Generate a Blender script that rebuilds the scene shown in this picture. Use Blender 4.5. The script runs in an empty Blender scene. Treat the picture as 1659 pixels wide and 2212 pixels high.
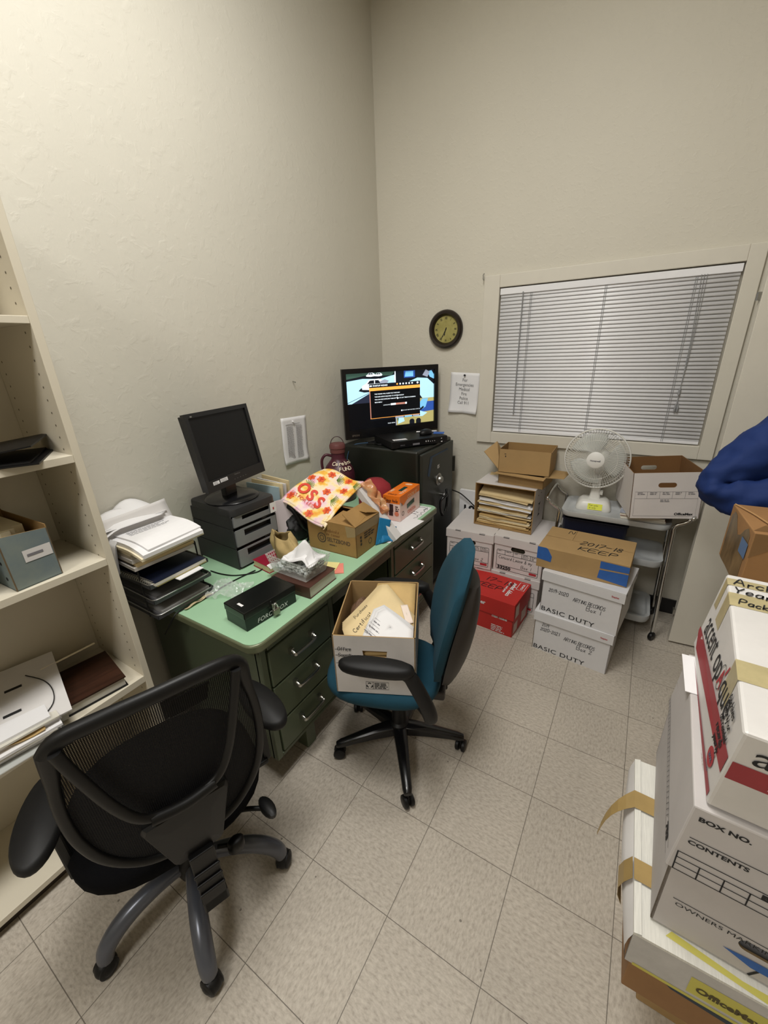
import bpy, bmesh, math, random
from mathutils import Vector, Matrix, noise
from mathutils.geometry import tessellate_polygon
S = bpy.context.scene
COL = S.collection
PI = math.pi
R = math.radians
# ---------------------------------------------------------------- camera, light, exposure
cd = bpy.data.cameras.new('camera'); cam = bpy.data.objects.new('camera', cd); COL.objects.link(cam)
cd.sensor_fit = 'HORIZONTAL'; cd.sensor_width = 36.0; cd.lens = 36.0*883.8/1659.0
cd.clip_start = 0.02; cd.clip_end = 60
cam.matrix_world = (Matrix.Translation((1.769, -2.864, 1.668)) @ Matrix.Rotation(0.5628, 4, 'Z')
                    @ Matrix.Rotation(PI/2-0.3785, 4, 'X') @ Matrix.Rotation(-0.0375, 4, 'Z'))
S.camera = cam
S.view_settings.view_transform = 'Standard'; S.view_settings.look = 'None'
S.view_settings.exposure = 0.05; S.view_settings.gamma = 1.0; S.view_settings.use_curve_mapping = False
W = bpy.data.worlds.new('world'); S.world = W; W.use_nodes = True
W.node_tree.nodes['Background'].inputs[0].default_value = (0.5, 0.55, 0.6, 1)
W.node_tree.nodes['Background'].inputs[1].default_value = 0.08
CEIL = 3.72
def area(name, loc, sx, sy, power, col, rot=(0, 0, 0)):
    l = bpy.data.lights.new(name, 'AREA'); l.shape = 'RECTANGLE'; l.size = sx; l.size_y = sy
    l.energy = power; l.color = col
    o = bpy.data.objects.new(name, l); COL.objects.link(o); o.location = loc; o.rotation_euler = rot
    return o
area('ceiling_light_over_desk', (1.15, -2.25, CEIL-0.07), 0.6, 1.2, 60, (1.0, 0.98, 0.94))
area('ceiling_light_by_entry', (1.30, -4.7, CEIL-0.07), 0.6, 1.2, 48, (1.0, 0.98, 0.94))
# ---------------------------------------------------------------- helpers
MAT = {}
def s2l(c):
    if isinstance(c, str):
        c = tuple(int(c[i:i+2], 16)/255 for i in (0, 2, 4))
    return tuple((x/12.92 if x <= 0.04045 else ((x+0.055)/1.055)**2.4) for x in c)
def mat(name, col, rough=0.6, metal=0.0, var=0.0, vscale=8.0, bump=0.0, bscale=200.0, alpha=1.0, trans=0.0,
        emis=None, spec=None, coat=0.0, stretch=(1, 1, 1), col2=None, wear=None):
    m = bpy.data.materials.new(name); m.use_nodes = True
    nt = m.node_tree; b = nt.nodes['Principled BSDF']; L = nt.links
    c = (*s2l(col), 1)
    b.inputs['Base Color'].default_value = c
    b.inputs['Roughness'].default_value = rough; b.inputs['Metallic'].default_value = metal
    b.inputs['Alpha'].default_value = alpha; b.inputs['Transmission Weight'].default_value = trans
    b.inputs['Coat Weight'].default_value = coat
    if spec is not None: b.inputs['Specular IOR Level'].default_value = spec
    if emis:
        b.inputs['Emission Color'].default_value = c; b.inputs['Emission Strength'].default_value = emis
    if var or col2 or bump:
        tc = nt.nodes.new('ShaderNodeTexCoord'); mp = nt.nodes.new('ShaderNodeMapping'); mp.inputs['Scale'].default_value = stretch
        L.new(tc.outputs['Object'], mp.inputs[0])
    if var or col2:
        n = nt.nodes.new('ShaderNodeTexNoise'); n.inputs['Scale'].default_value = vscale; n.inputs['Detail'].default_value = 6
        n.inputs['Roughness'].default_value = 0.65
        L.new(mp.outputs[0], n.inputs['Vector'])
        rp = nt.nodes.new('ShaderNodeValToRGB'); rp.color_ramp.elements[0].position = 0.3; rp.color_ramp.elements[1].position = 0.72
        c2 = (*s2l(col2), 1) if col2 else tuple(max(0, x*(1-var)) for x in c[:3])+(1,)
        c1 = c if col2 else tuple(min(1, x*(1+var*0.5)) for x in c[:3])+(1,)
        rp.color_ramp.elements[0].color = c2; rp.color_ramp.elements[1].color = c1
        L.new(n.outputs[0], rp.inputs[0]); L.new(rp.outputs[0], b.inputs['Base Color'])
    if bump:
        n2 = nt.nodes.new('ShaderNodeTexNoise'); n2.inputs['Scale'].default_value = bscale; n2.inputs['Detail'].default_value = 3
        L.new(mp.outputs[0], n2.inputs['Vector'])
        bp = nt.nodes.new('ShaderNodeBump'); bp.inputs['Strength'].default_value = bump; bp.inputs['Distance'].default_value = 0.004
        L.new(n2.outputs[0], bp.inputs['Height']); L.new(bp.outputs[0], b.inputs['Normal'])
    return m
def T(x, y, z): return Matrix.Translation((x, y, z))
def RZ(a): return Matrix.Rotation(a, 4, 'Z')
def RX(a): return Matrix.Rotation(a, 4, 'X')
def RY(a): return Matrix.Rotation(a, 4, 'Y')
def frame(o, x, y):
    x = Vector(x).normalized(); y = Vector(y); y = (y-x*y.dot(x)).normalized(); z = x.cross(y)
    m = Matrix.Identity(4)
    for i in range(3):
        m[i][0] = x[i]; m[i][1] = y[i]; m[i][2] = z[i]; m[i][3] = o[i]
    return m
def bface(w, d, h, side, off=0.0007):
    """frame of one face of a box standing on z=0, centred in x and y; local x to the right, y up, z outward"""
    e = off
    return {'front': frame((-w/2, -d/2-e, 0), (1, 0, 0), (0, 0, 1)), 'right': frame((w/2+e, -d/2, 0), (0, 1, 0), (0, 0, 1)),
            'left': frame((-w/2-e, d/2, 0), (0, -1, 0), (0, 0, 1)), 'back': frame((w/2, d/2+e, 0), (-1, 0, 0), (0, 0, 1)),
            'top': frame((-w/2, -d/2, h+e), (1, 0, 0), (0, 1, 0))}[side]
def warp(mb, quad, w, h, off=.0008):
    """lay flat (u, v) print onto a bilinear quad: corners bottom left, bottom right, top right, top left"""
    bl, br, tr, tl = [Vector(p) for p in quad]
    n = (br-bl).cross(tl-bl).normalized()
    mb.v = [(bl*(1-p.x/w)+br*(p.x/w))*(1-p.y/h)+(tl*(1-p.x/w)+tr*(p.x/w))*(p.y/h)+n*(off+p.z) for p in mb.v]
    return mb
class MB:
    def __init__(s): s.v = []; s.f = []; s.mi = []; s.m = 0; s.X = None
    def add(s, vs, fs, X=None):
        n = len(s.v)
        for p in vs:
            p = Vector(p)
            if X is not None: p = X @ p
            if s.X is not None: p = s.X @ p
            s.v.append(p)
        for f in fs:
            s.f.append(tuple(i+n for i in f)); s.mi.append(s.m)
        return s
    def box(s, x0, y0, z0, x1, y1, z1, X=None):
        return s.add([(x0, y0, z0), (x1, y0, z0), (x1, y1, z0), (x0, y1, z0), (x0, y0, z1), (x1, y0, z1), (x1, y1, z1), (x0, y1, z1)],
              [(3, 2, 1, 0), (4, 5, 6, 7), (0, 1, 5, 4), (1, 2, 6, 5), (2, 3, 7, 6), (3, 0, 4, 7)], X)
    def cbox(s, c, z, X=None):
        return s.box(c[0]-z[0]/2, c[1]-z[1]/2, c[2]-z[2]/2, c[0]+z[0]/2, c[1]+z[1]/2, c[2]+z[2]/2, X)
    def loft(s, rings, cap=True, closed=True, X=None):
        n = len(rings[0]); vs = [p for r in rings for p in r]; fs = []
        for i in range(len(rings)-1):
            for j in range(n if closed else n-1):
                k = (j+1) % n
                fs.append((i*n+j, i*n+k, (i+1)*n+k, (i+1)*n+j))
        if cap and closed:
            fs.append(tuple(range(n-1, -1, -1))); fs.append(tuple((len(rings)-1)*n+j for j in range(n)))
        return s.add(vs, fs, X)
    def tube(s, pts, r, seg=10, X=None, closed=False, flat=1.0):
        pts = [Vector(p) for p in pts]; n = len(pts)
        rs = r if isinstance(r, (list, tuple)) else [r]*n
        rings = []; up = None
        for i, p in enumerate(pts):
            if closed: t = pts[(i+1) % n]-pts[i-1]
            else: t = pts[min(i+1, n-1)]-pts[max(i-1, 0)]
            t.normalize()
            if up is None:
                a = Vector((0, 0, 1)) if abs(t.z) < 0.9 else Vector((1, 0, 0))
            else: a = up
            u = (a-t*a.dot(t)).normalized(); w = t.cross(u); up = u
            rings.append([p+(u*math.cos(2*PI*k/seg)*flat+w*math.sin(2*PI*k/seg))*rs[i] for k in range(seg)])
        if closed: rings.append(rings[0])
        return s.loft(rings, cap=not closed, X=X)
    def lathe(s, prof, seg=32, X=None):
        rings = [[(r*math.cos(2*PI*k/seg), r*math.sin(2*PI*k/seg), z) for k in range(seg)] for r, z in prof]
        return s.loft(rings, X=X)
    def prism(s, out, z0, z1, X=None):
        n = len(out)
        return s.loft([[(x, y, z0) for x, y in out], [(x, y, z1) for x, y in out]], X=X)
    def slab(s, out, prof, X=None, cen=None):
        """cushion: outline scaled by each (scale, z) of the profile"""
        cx = sum(p[0] for p in out)/len(out) if cen is None else cen[0]; cy = sum(p[1] for p in out)/len(out) if cen is None else cen[1]
        return s.loft([[(cx+(x-cx)*k, cy+(y-cy)*k, z) for x, y in out] for k, z in prof], X=X)
    def panel(s, X, out, holes=(), t=0.004, inner=None):
        """flat sheet with holes: front at z=0, back at z=-t; inner = material index of the back"""
        loops = [[Vector((x, y, 0)) for x, y in out]]+[[Vector((x, y, 0)) for x, y in h] for h in holes]
        flat = [p for l in loops for p in l]; tris = tessellate_polygon(loops)
        m0 = s.m
        fs = []
        for a, b, c in tris:
            nz = (flat[b]-flat[a]).cross(flat[c]-flat[a]).z
            fs.append((a, b, c) if nz > 0 else (c, b, a))
        s.add(flat, fs, X)
        if t:
            if inner is not None: s.m = inner
            s.add([(p.x, p.y, -t) for p in flat], [f[::-1] for f in fs], X)
            i = 0
            for l in loops:
                n = len(l); vs = [(p.x, p.y, 0) for p in l]+[(p.x, p.y, -t) for p in l]
                s.add(vs, [(j, (j+1) % n, n+(j+1) % n, n+j) for j in range(n)], X)
            s.m = m0
        return s
    def grid(s, nu, nv, fn, X=None):
        vs = [fn(i/nu, j/nv) for j in range(nv+1) for i in range(nu+1)]
        fs = [(j*(nu+1)+i, j*(nu+1)+i+1, (j+1)*(nu+1)+i+1, (j+1)*(nu+1)+i) for j in range(nv) for i in range(nu)]
        return s.add(vs, fs, X)
    def blob(s, c, rad, amp, freq, seed, sub=4, X=None, squash=None):
        bm = bmesh.new(); bmesh.ops.create_icosphere(bm, subdivisions=sub, radius=1.0)
        vs = []
        for v in bm.verts:
            p = v.co.copy(); q = p*freq+Vector((seed*7.3, seed*3.1, seed))
            k = 1+amp*noise.noise(q)+amp*0.8*(0.5-abs(noise.noise(q*2.1)))+amp*0.4*(0.5-abs(noise.noise(q*4.3)))
            p = Vector((p.x*rad[0], p.y*rad[1], p.z*rad[2]))*k
            p += Vector(c)
            if squash is not None and p.z < squash: p.z = squash+(p.z-squash)*0.03
            vs.append(p)
        fs = [tuple(v.index for v in f.verts) for f in bm.faces]
        bm.free()
        return s.add(vs, fs, X)
    def build(s, name, mats, parent=None, smooth=None, bevel=0, bseg=2, world=False, solid=0, sub=0, loc=None, rot=None, fixn=True, weld=False):
        if not isinstance(mats, (list, tuple)): mats = [mats]
        vs = s.v
        if world and parent is not None:
            inv = MAT[parent].inverted(); vs = [inv @ p for p in vs]
        me = bpy.data.meshes.new(name); me.from_pydata([tuple(p) for p in vs], [], s.f)
        for m in mats: me.materials.append(m)
        me.polygons.foreach_set('material_index', s.mi)
        if fixn:
            bm = bmesh.new(); bm.from_mesh(me)
            if weld: bmesh.ops.remove_doubles(bm, verts=bm.verts, dist=.0002)
            bmesh.ops.recalc_face_normals(bm, faces=bm.faces); bm.to_mesh(me); bm.free()
        me.update()
        if smooth is not None:
            me.shade_smooth(); me.set_sharp_from_angle(angle=R(smooth))
        o = bpy.data.objects.new(name, me); COL.objects.link(o)
        if parent is not None: o.parent = parent
        M = Matrix.Identity(4)
        if loc is not None: M = T(*loc)
        if rot is not None: M = M @ RZ(rot)
        if loc is not None or rot is not None: o.matrix_local = M
        MAT[o] = (MAT[parent] @ M) if parent is not None else M
        if solid:
            k = o.modifiers.new('solid', 'SOLIDIFY'); k.thickness = solid; k.offset = 0
        if bevel:
            k = o.modifiers.new('bevel', 'BEVEL'); k.width = bevel; k.segments = bseg; k.limit_method = 'ANGLE'; k.angle_limit = R(35)
        if sub:
            k = o.modifiers.new('sub', 'SUBSURF'); k.levels = sub; k.render_levels = sub
        return o
def tag(o, label, cat, group=None, kind=None):
    o['label'] = label
    if cat: o['category'] = cat
    if group: o['group'] = group
    if kind: o['kind'] = kind
    return o
def thing(name, label, cat, loc, rz=0.0, group=None):
    o = bpy.data.objects.new(name, None); COL.objects.link(o); o.location = loc; o.rotation_euler = (0, 0, rz) if not isinstance(rz, tuple) else rz
    o.empty_display_size = 0.05
    MAT[o] = T(*loc) @ (RZ(rz) if not isinstance(rz, tuple) else RZ(rz[2]) @ RY(rz[1]) @ RX(rz[0]))
    return tag(o, label, cat, group)
def struct(o): o['kind'] = 'structure'; return o
def rrect(w, h, r, n=5, cx=0.0, cy=0.0):
    o = []
    for qx, qy, a0 in ((1, 1, 0), (-1, 1, 90), (-1, -1, 180), (1, -1, 270)):
        for k in range(n+1):
            a = R(a0+90*k/n); o.append((cx+qx*(w/2-r)+r*math.cos(a), cy+qy*(h/2-r)+r*math.sin(a)))
    return o
def stadium(cx, cy, w, h, n=7): return rrect(w, h, h/2*0.999, n, cx, cy)
def circ(cx, cy, r, n=24): return [(cx+r*math.cos(2*PI*k/n), cy+r*math.sin(2*PI*k/n)) for k in range(n)]
def spline(pts, n=6):
    P = [Vector(p) for p in pts]; out = []
    for i in range(len(P)-1):
        a = P[max(i-1, 0)]; b = P[i]; c = P[i+1]; d = P[min(i+2, len(P)-1)]
        for k in range(n):
            t = k/n
            out.append(0.5*((2*b)+(c-a)*t+(2*a-5*b+4*c-d)*t*t+(3*b-a-3*c+d)*t**3))
    out.append(P[-1]); return out
# flat print on a surface ------------------------------------------------
def ribbon(mb, X, pts, w, z=0.0):
    P = [Vector((p[0], p[1])) for p in pts]; n = len(P)
    vs = []; fs = []
    for i, p in enumerate(P):
        t = P[min(i+1, n-1)]-P[max(i-1, 0)]
        if t.length < 1e-9: t = Vector((1, 0))
        t.normalize(); q = Vector((-t.y, t.x))*w/2
        e = t*w*0.3 if i == n-1 else (-t*w*0.3 if i == 0 else Vector((0, 0)))
        vs += [(p.x+q.x+e.x, p.y+q.y+e.y, z), (p.x-q.x+e.x, p.y-q.y+e.y, z)]
    for i in range(n-1): fs.append((2*i, 2*i+1, 2*i+3, 2*i+2))
    mb.add(vs, fs, X)
def frect(mb, X, x0, y0, x1, y1, z=0.0): mb.add([(x0, y0, z), (x1, y0, z), (x1, y1, z), (x0, y1, z)], [(0, 1, 2, 3)], X)
def fpoly(mb, X, pts, z=0.0):
    loops = [[Vector((x, y, 0)) for x, y in pts]]; fs = []
    for a, b, c in tessellate_polygon(loops):
        nz = (loops[0][b]-loops[0][a]).cross(loops[0][c]-loops[0][a]).z
        fs.append((a, b, c) if nz > 0 else (c, b, a))
    mb.add([(x, y, z) for x, y in pts], fs, X)
def outline(mb, X, pts, w): ribbon(mb, X, list(pts)+[pts[0]], w)
_TXT = {}
def typed(mb, X, s, x, y, size, align='LEFT', sx=1.0, bold=0.0, shear=0.0, spacing=1.0):
    """typeset words as flat faces in the frame X, baseline at (x, y)"""
    cu = bpy.data.curves.new('t', 'FONT'); cu.body = s; cu.size = size; cu.align_x = align; cu.offset = bold; cu.shear = shear
    cu.space_character = spacing; cu.resolution_u = 3; cu.fill_mode = 'FRONT'
    o = bpy.data.objects.new('t', cu); me = bpy.data.meshes.new_from_object(o)
    vs = [(x+v.co.x*sx, y+v.co.y, 0) for v in me.vertices]; fs = [tuple(p.vertices) for p in me.polygons]
    mb.add(vs, fs, X)
    bpy.data.objects.remove(o); bpy.data.curves.remove(cu); bpy.data.meshes.remove(me)
GL = {'A': '0,0 2,6 4,0|.8,2.2 3.2,2.2', 'B': '0,0 0,6 2.6,6 3.4,5 2.6,3.3 0,3.2|2.6,3.3 3.8,2 3,.2 0,0', 'C': '3.8,5 2.4,6 .6,5 0,3 .6,1 2.4,0 3.8,.8', 'D': '0,0 0,6 2.4,5.8 3.8,3.6 3.4,1.4 2,0 0,0',
 'E': '3.6,6 0,6 0,0 3.8,0|0,3.1 2.8,3.1', 'F': '3.6,6 0,6 0,0|0,3.1 2.8,3.1', 'G': '3.8,5 2.4,6 .6,5 0,3 .6,1 2.4,0 3.6,.8 3.6,2.6 2.2,2.6', 'H': '0,0 0,6|3.6,0 3.6,6|0,3 3.6,3', 'I': '1.8,0 2,6', 'J': '3.4,6 3.2,1 2,0 .6,.6',
 'K': '0,0 .2,6|3.8,6 .2,2.8 4,0', 'L': '0,6 0,0 3.4,0', 'M': '0,0 .4,6 2,2.4 3.6,6 4,0', 'N': '0,0 .2,6 3.4,.2 3.6,6', 'O': '2,6 .4,5 0,3 .6,.8 2,0 3.4,1 3.8,3 3.2,5.2 2,6', 'P': '0,0 0,6 2.6,6 3.6,4.8 2.8,3.2 0,2.8',
 'Q': '2,6 .4,5 0,3 .6,.8 2,0 3.4,1 3.8,3 3.2,5.2 2,6|2.4,1.4 4,-.4', 'R': '0,0 0,6 2.6,6 3.6,4.8 2.6,3.3 0,3|1.6,3 3.8,0', 'S': '3.6,5.2 2.2,6 .6,5.2 .6,3.8 2,3.2 3.4,2.4 3.4,.9 1.8,0 .2,.8', 'T': '0,6 4,6|2,6 1.9,0', 'U': '0,6 .2,1.2 1.6,0 3.2,1 3.6,6', 'V': '0,6 1.8,0 3.8,6',
 'W': '0,6 1,0 2.2,4 3.2,0 4.4,6', 'X': '0,6 3.8,0|3.6,6 .2,0', 'Y': '0,6 1.8,3 3.8,6|1.8,3 1.6,0', 'Z': '0,6 3.6,6 .2,0 3.8,0', '0': '2,6 .5,5 .2,3 .6,.8 2,0 3.2,1 3.6,3 3.2,5.2 2,6', '1': '1.6,6 1.8,0', '2': '.4,4.8 1.6,6 3,5.4 3,4 .2,0 3.8,.2',
 '3': '.4,5.4 2,6 3.2,5 2.6,3.4 1.2,3.2 3,2.8 3.6,1.4 2.2,0 .2,.6', '5': '3.4,6 .8,6 .5,3.4 2.4,3.8 3.6,2.4 2.8,.4 .4,.2', '7': '.2,6 3.6,6 1.4,0', '8': '2,3.2 .6,4.6 2,6 3.2,4.8 2,3.2 .4,1.6 2,0 3.6,1.4 2,3.2', '9': '3.2,5 1.8,6 .5,4.6 1.6,3 3.2,4.2 3.2,5 2.8,0',
 '-': '.4,3 3.6,3.2', '&': '3.8,0 .8,4.8 1.8,6 2.6,5 .4,1.8 1.4,0 3.6,2.4', '.': '1,.0 1.3,.3', "'": '1.6,6 1.3,4.8',
 'a': '3,3.2 1.2,3.4 .2,1.6 1.2,0 2.8,1.4 3,3.4 3,.2', 'c': '3,3 1.4,3.4 .2,1.6 1.4,0 3,.6', 'h': '.2,6 .2,0|.2,2 1.8,3.4 2.8,2.6 2.9,0', 'i': '1,3.4 1,0|1,4.6 1.1,4.9', 'v': '.2,3.4 1.4,0 2.8,3.4', 'e': '.4,1.8 2.8,2 2.2,3.4 .8,3 .2,1.4 1.2,0 2.8,.6', 's': '2.6,3 1.2,3.4 .6,2.4 2.4,1.2 1.6,0 .2,.4',
 'r': '.4,3.4 .4,0|.4,2 1.4,3.2 2.6,3', 'l': '1,6 1,0', 'y': '.2,3.4 1.4,.4|2.8,3.4 1.2,-1.6 0,-2', 'o': '1.4,3.4 .2,1.8 1.4,0 2.8,1.6 1.4,3.4', 'd': '2.8,6 2.8,0|2.8,2.6 1.2,3.4 .2,1.6 1.2,0 2.8,1.2', 'n': '.4,3.4 .4,0|.4,2.2 1.8,3.4 2.8,2.6 2.9,0', 'p': '.4,3.2 .2,-2|.4,2.4 1.8,3.4 2.9,1.8 1.6,0 .3,.8', 'k': '.4,6 .3,0|2.6,3.2 .4,1.4 2.8,0', 't': '1.2,5 1.2,.6 2.2,0|.2,3.4 2.4,3.4', 'x': '.2,3.4 2.8,0|2.8,3.4 .2,0', 'u': '.3,3.4 .4,.6 1.6,0 2.8,1 2.9,3.4|2.9,1 3,0', 'm': '.2,3.4 .2,0|.2,2.4 1,3.4 1.8,2.6 1.8,0|1.8,2.4 2.8,3.4 3.4,2.6 3.4,0', 'f': '2.4,5.6 1.4,6 1,5 1,0|.2,3.2 2.2,3.2', 'g': '2.8,3 1.2,3.4 .3,1.8 1.4,.4 2.8,1.6|2.8,3.4 2.6,-1.4 .6,-1.8', 'b': '.3,6 .3,0|.3,2.4 1.8,3.4 2.8,1.8 1.6,0 .3,.8'}
def hand(mb, X, s, x, y, h, w=0.0022, slant=0.12, track=1.25, seed=1, z=0.0, wide=1.0):
    """marker-pen handwriting from single strokes"""
    rd = random.Random(seed); u = h/6.0; cx = x
    for ch in s:
        if ch == ' ': cx += 3.2*u*wide; continue
        g = GL.get(ch)
        if g is None: continue
        dy = rd.uniform(-.25, .25)*u; k = rd.uniform(.92, 1.08); mx = 0
        for st in g.split('|'):
            pts = [tuple(float(q) for q in p.split(',')) for p in st.split()]
            mx = max(mx, max(p[0] for p in pts))
            pp = [(cx+(px_*wide+slant*py_)*u*k, y+dy+py_*u*k) for px_, py_ in pts]
            if len(pp) > 2: pp = [(q.x, q.y) for q in spline([(a, b, 0) for a, b in pp], 4)]
            ribbon(mb, X, pp, w, z)
        cx += (mx+track)*u*wide*k
    return cx
def lines(mb, X, x0, x1, y0, dy, n, h, seed=1, jit=0.3):
    """rows of unreadably small print"""
    rd = random.Random(seed)
    for i in range(n):
        x = x0; xe = x1-(x1-x0)*jit*rd.random()
        while x < xe:
            wl = rd.uniform(2.0, 6.0)*h; frect(mb, X, x, y0-i*dy, min(x+wl, xe), y0-i*dy+h); x += wl+h*0.8
# shared materials -------------------------------------------------------
M = {}
M['ink'] = mat('black ink', '1a1a1c', 0.7)
M['inkgrey'] = mat('grey print', '77757a', 0.8)
M['marker'] = mat('marker ink', '24221f', 0.6)
M['white'] = mat('white card', 'd9d6d4', 0.75, var=0.05, vscale=6)
M['paper'] = mat('white paper', 'e6e5e6', 0.8, var=0.03, vscale=5)
M['paperedge'] = mat('paper edge', 'd8d4c8', 0.85, var=0.25, vscale=4, stretch=(3, 3, 160))
M['cream'] = mat('cream paper', 'e5dabd', 0.8, var=0.04)
M['manila'] = mat('manila', 'dcc596', 0.75, var=0.07, vscale=9)
M['manila2'] = mat('aged manila', 'c9a970', 0.75, var=0.12, vscale=14)
M['card'] = mat('brown corrugated card', 'a98a5c', 0.8, var=0.10, vscale=5, bump=0.08, bscale=120)
M['cardin'] = mat('inner brown card', '9a7a4c', 0.85, var=0.10, vscale=5)
M['blk'] = mat('black plastic', '0c0c0d', 0.45, spec=.35, var=0.1, bump=0.05, bscale=400)
M['blk_gloss'] = mat('glossy black plastic', '141416', 0.22)
M['blk_soft'] = mat('black soft rubber', '101011', 0.55, spec=.35, bump=0.06, bscale=500)
M['chrome'] = mat('chrome', 'cfd0d0', 0.12, 1.0)
M['steel'] = mat('brushed steel', 'a9a9a6', 0.35, 1.0)
M['blue_tape'] = mat('blue painter tape', '2a5da6', 0.6, var=0.12, vscale=30)
M['red_ink'] = mat('red print', 'b03038', 0.6)
M['yellow'] = mat('yellow highlighter', 'dce04a', 0.6)
# ---------------------------------------------------------------- the room
def wall_mat(name, c, bumpk, sc):
    m = bpy.data.materials.new(name); m.use_nodes = True; nt = m.node_tree; L = nt.links; b = nt.nodes['Principled BSDF']
    b.inputs['Roughness'].default_value = 0.62; b.inputs['Specular IOR Level'].default_value = 0.35
    tc = nt.nodes.new('ShaderNodeTexCoord')
    n = nt.nodes.new('ShaderNodeTexNoise'); n.inputs['Scale'].default_value = 1.6; n.inputs['Detail'].default_value = 5
    L.new(tc.outputs['Object'], n.inputs['Vector'])
    rp = nt.nodes.new('ShaderNodeValToRGB'); rp.color_ramp.elements[0].position = .3; rp.color_ramp.elements[1].position = .7
    k = s2l(c); rp.color_ramp.elements[0].color = tuple(x*0.955 for x in k)+(1,); rp.color_ramp.elements[1].color = (*k, 1)
    L.new(n.outputs[0], rp.inputs[0]); L.new(rp.outputs[0], b.inputs['Base Color'])
    a = nt.nodes.new('ShaderNodeTexNoise'); a.inputs['Scale'].default_value = sc; a.inputs['Detail'].default_value = 4; a.inputs['Roughness'].default_value = .55
    a.inputs['Distortion'].default_value = 0.4
    a2 = nt.nodes.new('ShaderNodeTexNoise'); a2.inputs['Scale'].default_value = 160; a2.inputs['Detail'].default_value = 2
    L.new(tc.outputs['Object'], a.inputs['Vector']); L.new(tc.outputs['Object'], a2.inputs['Vector'])
    r2 = nt.nodes.new('ShaderNodeValToRGB'); r2.color_ramp.elements[0].position = .52; r2.color_ramp.elements[1].position = .66
    L.new(a.outputs[0], r2.inputs[0])
    mx = nt.nodes.new('ShaderNodeMath'); mx.operation = 'MULTIPLY_ADD'; mx.inputs[1].default_value = 0.25
    L.new(a2.outputs[0], mx.inputs[0]); L.new(r2.outputs[0], mx.inputs[2])
    bp = nt.nodes.new('ShaderNodeBump'); bp.inputs['Strength'].default_value = bumpk; bp.inputs['Distance'].default_value = 0.003
    L.new(mx.outputs[0], bp.inputs['Height']); L.new(bp.outputs[0], b.inputs['Normal'])
    return m
M['wall'] = wall_mat('cream textured plaster', 'd5d1c4', 0.18, 22)
M['wall2'] = wall_mat('cream smooth plaster', 'd2cdbf', 0.2, 40)
M['trim'] = mat('cream painted wood', 'd5d0c3', 0.45, var=0.03, bump=0.03, bscale=60)
M['base'] = mat('black vinyl cove base', '17171a', 0.4)
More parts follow.
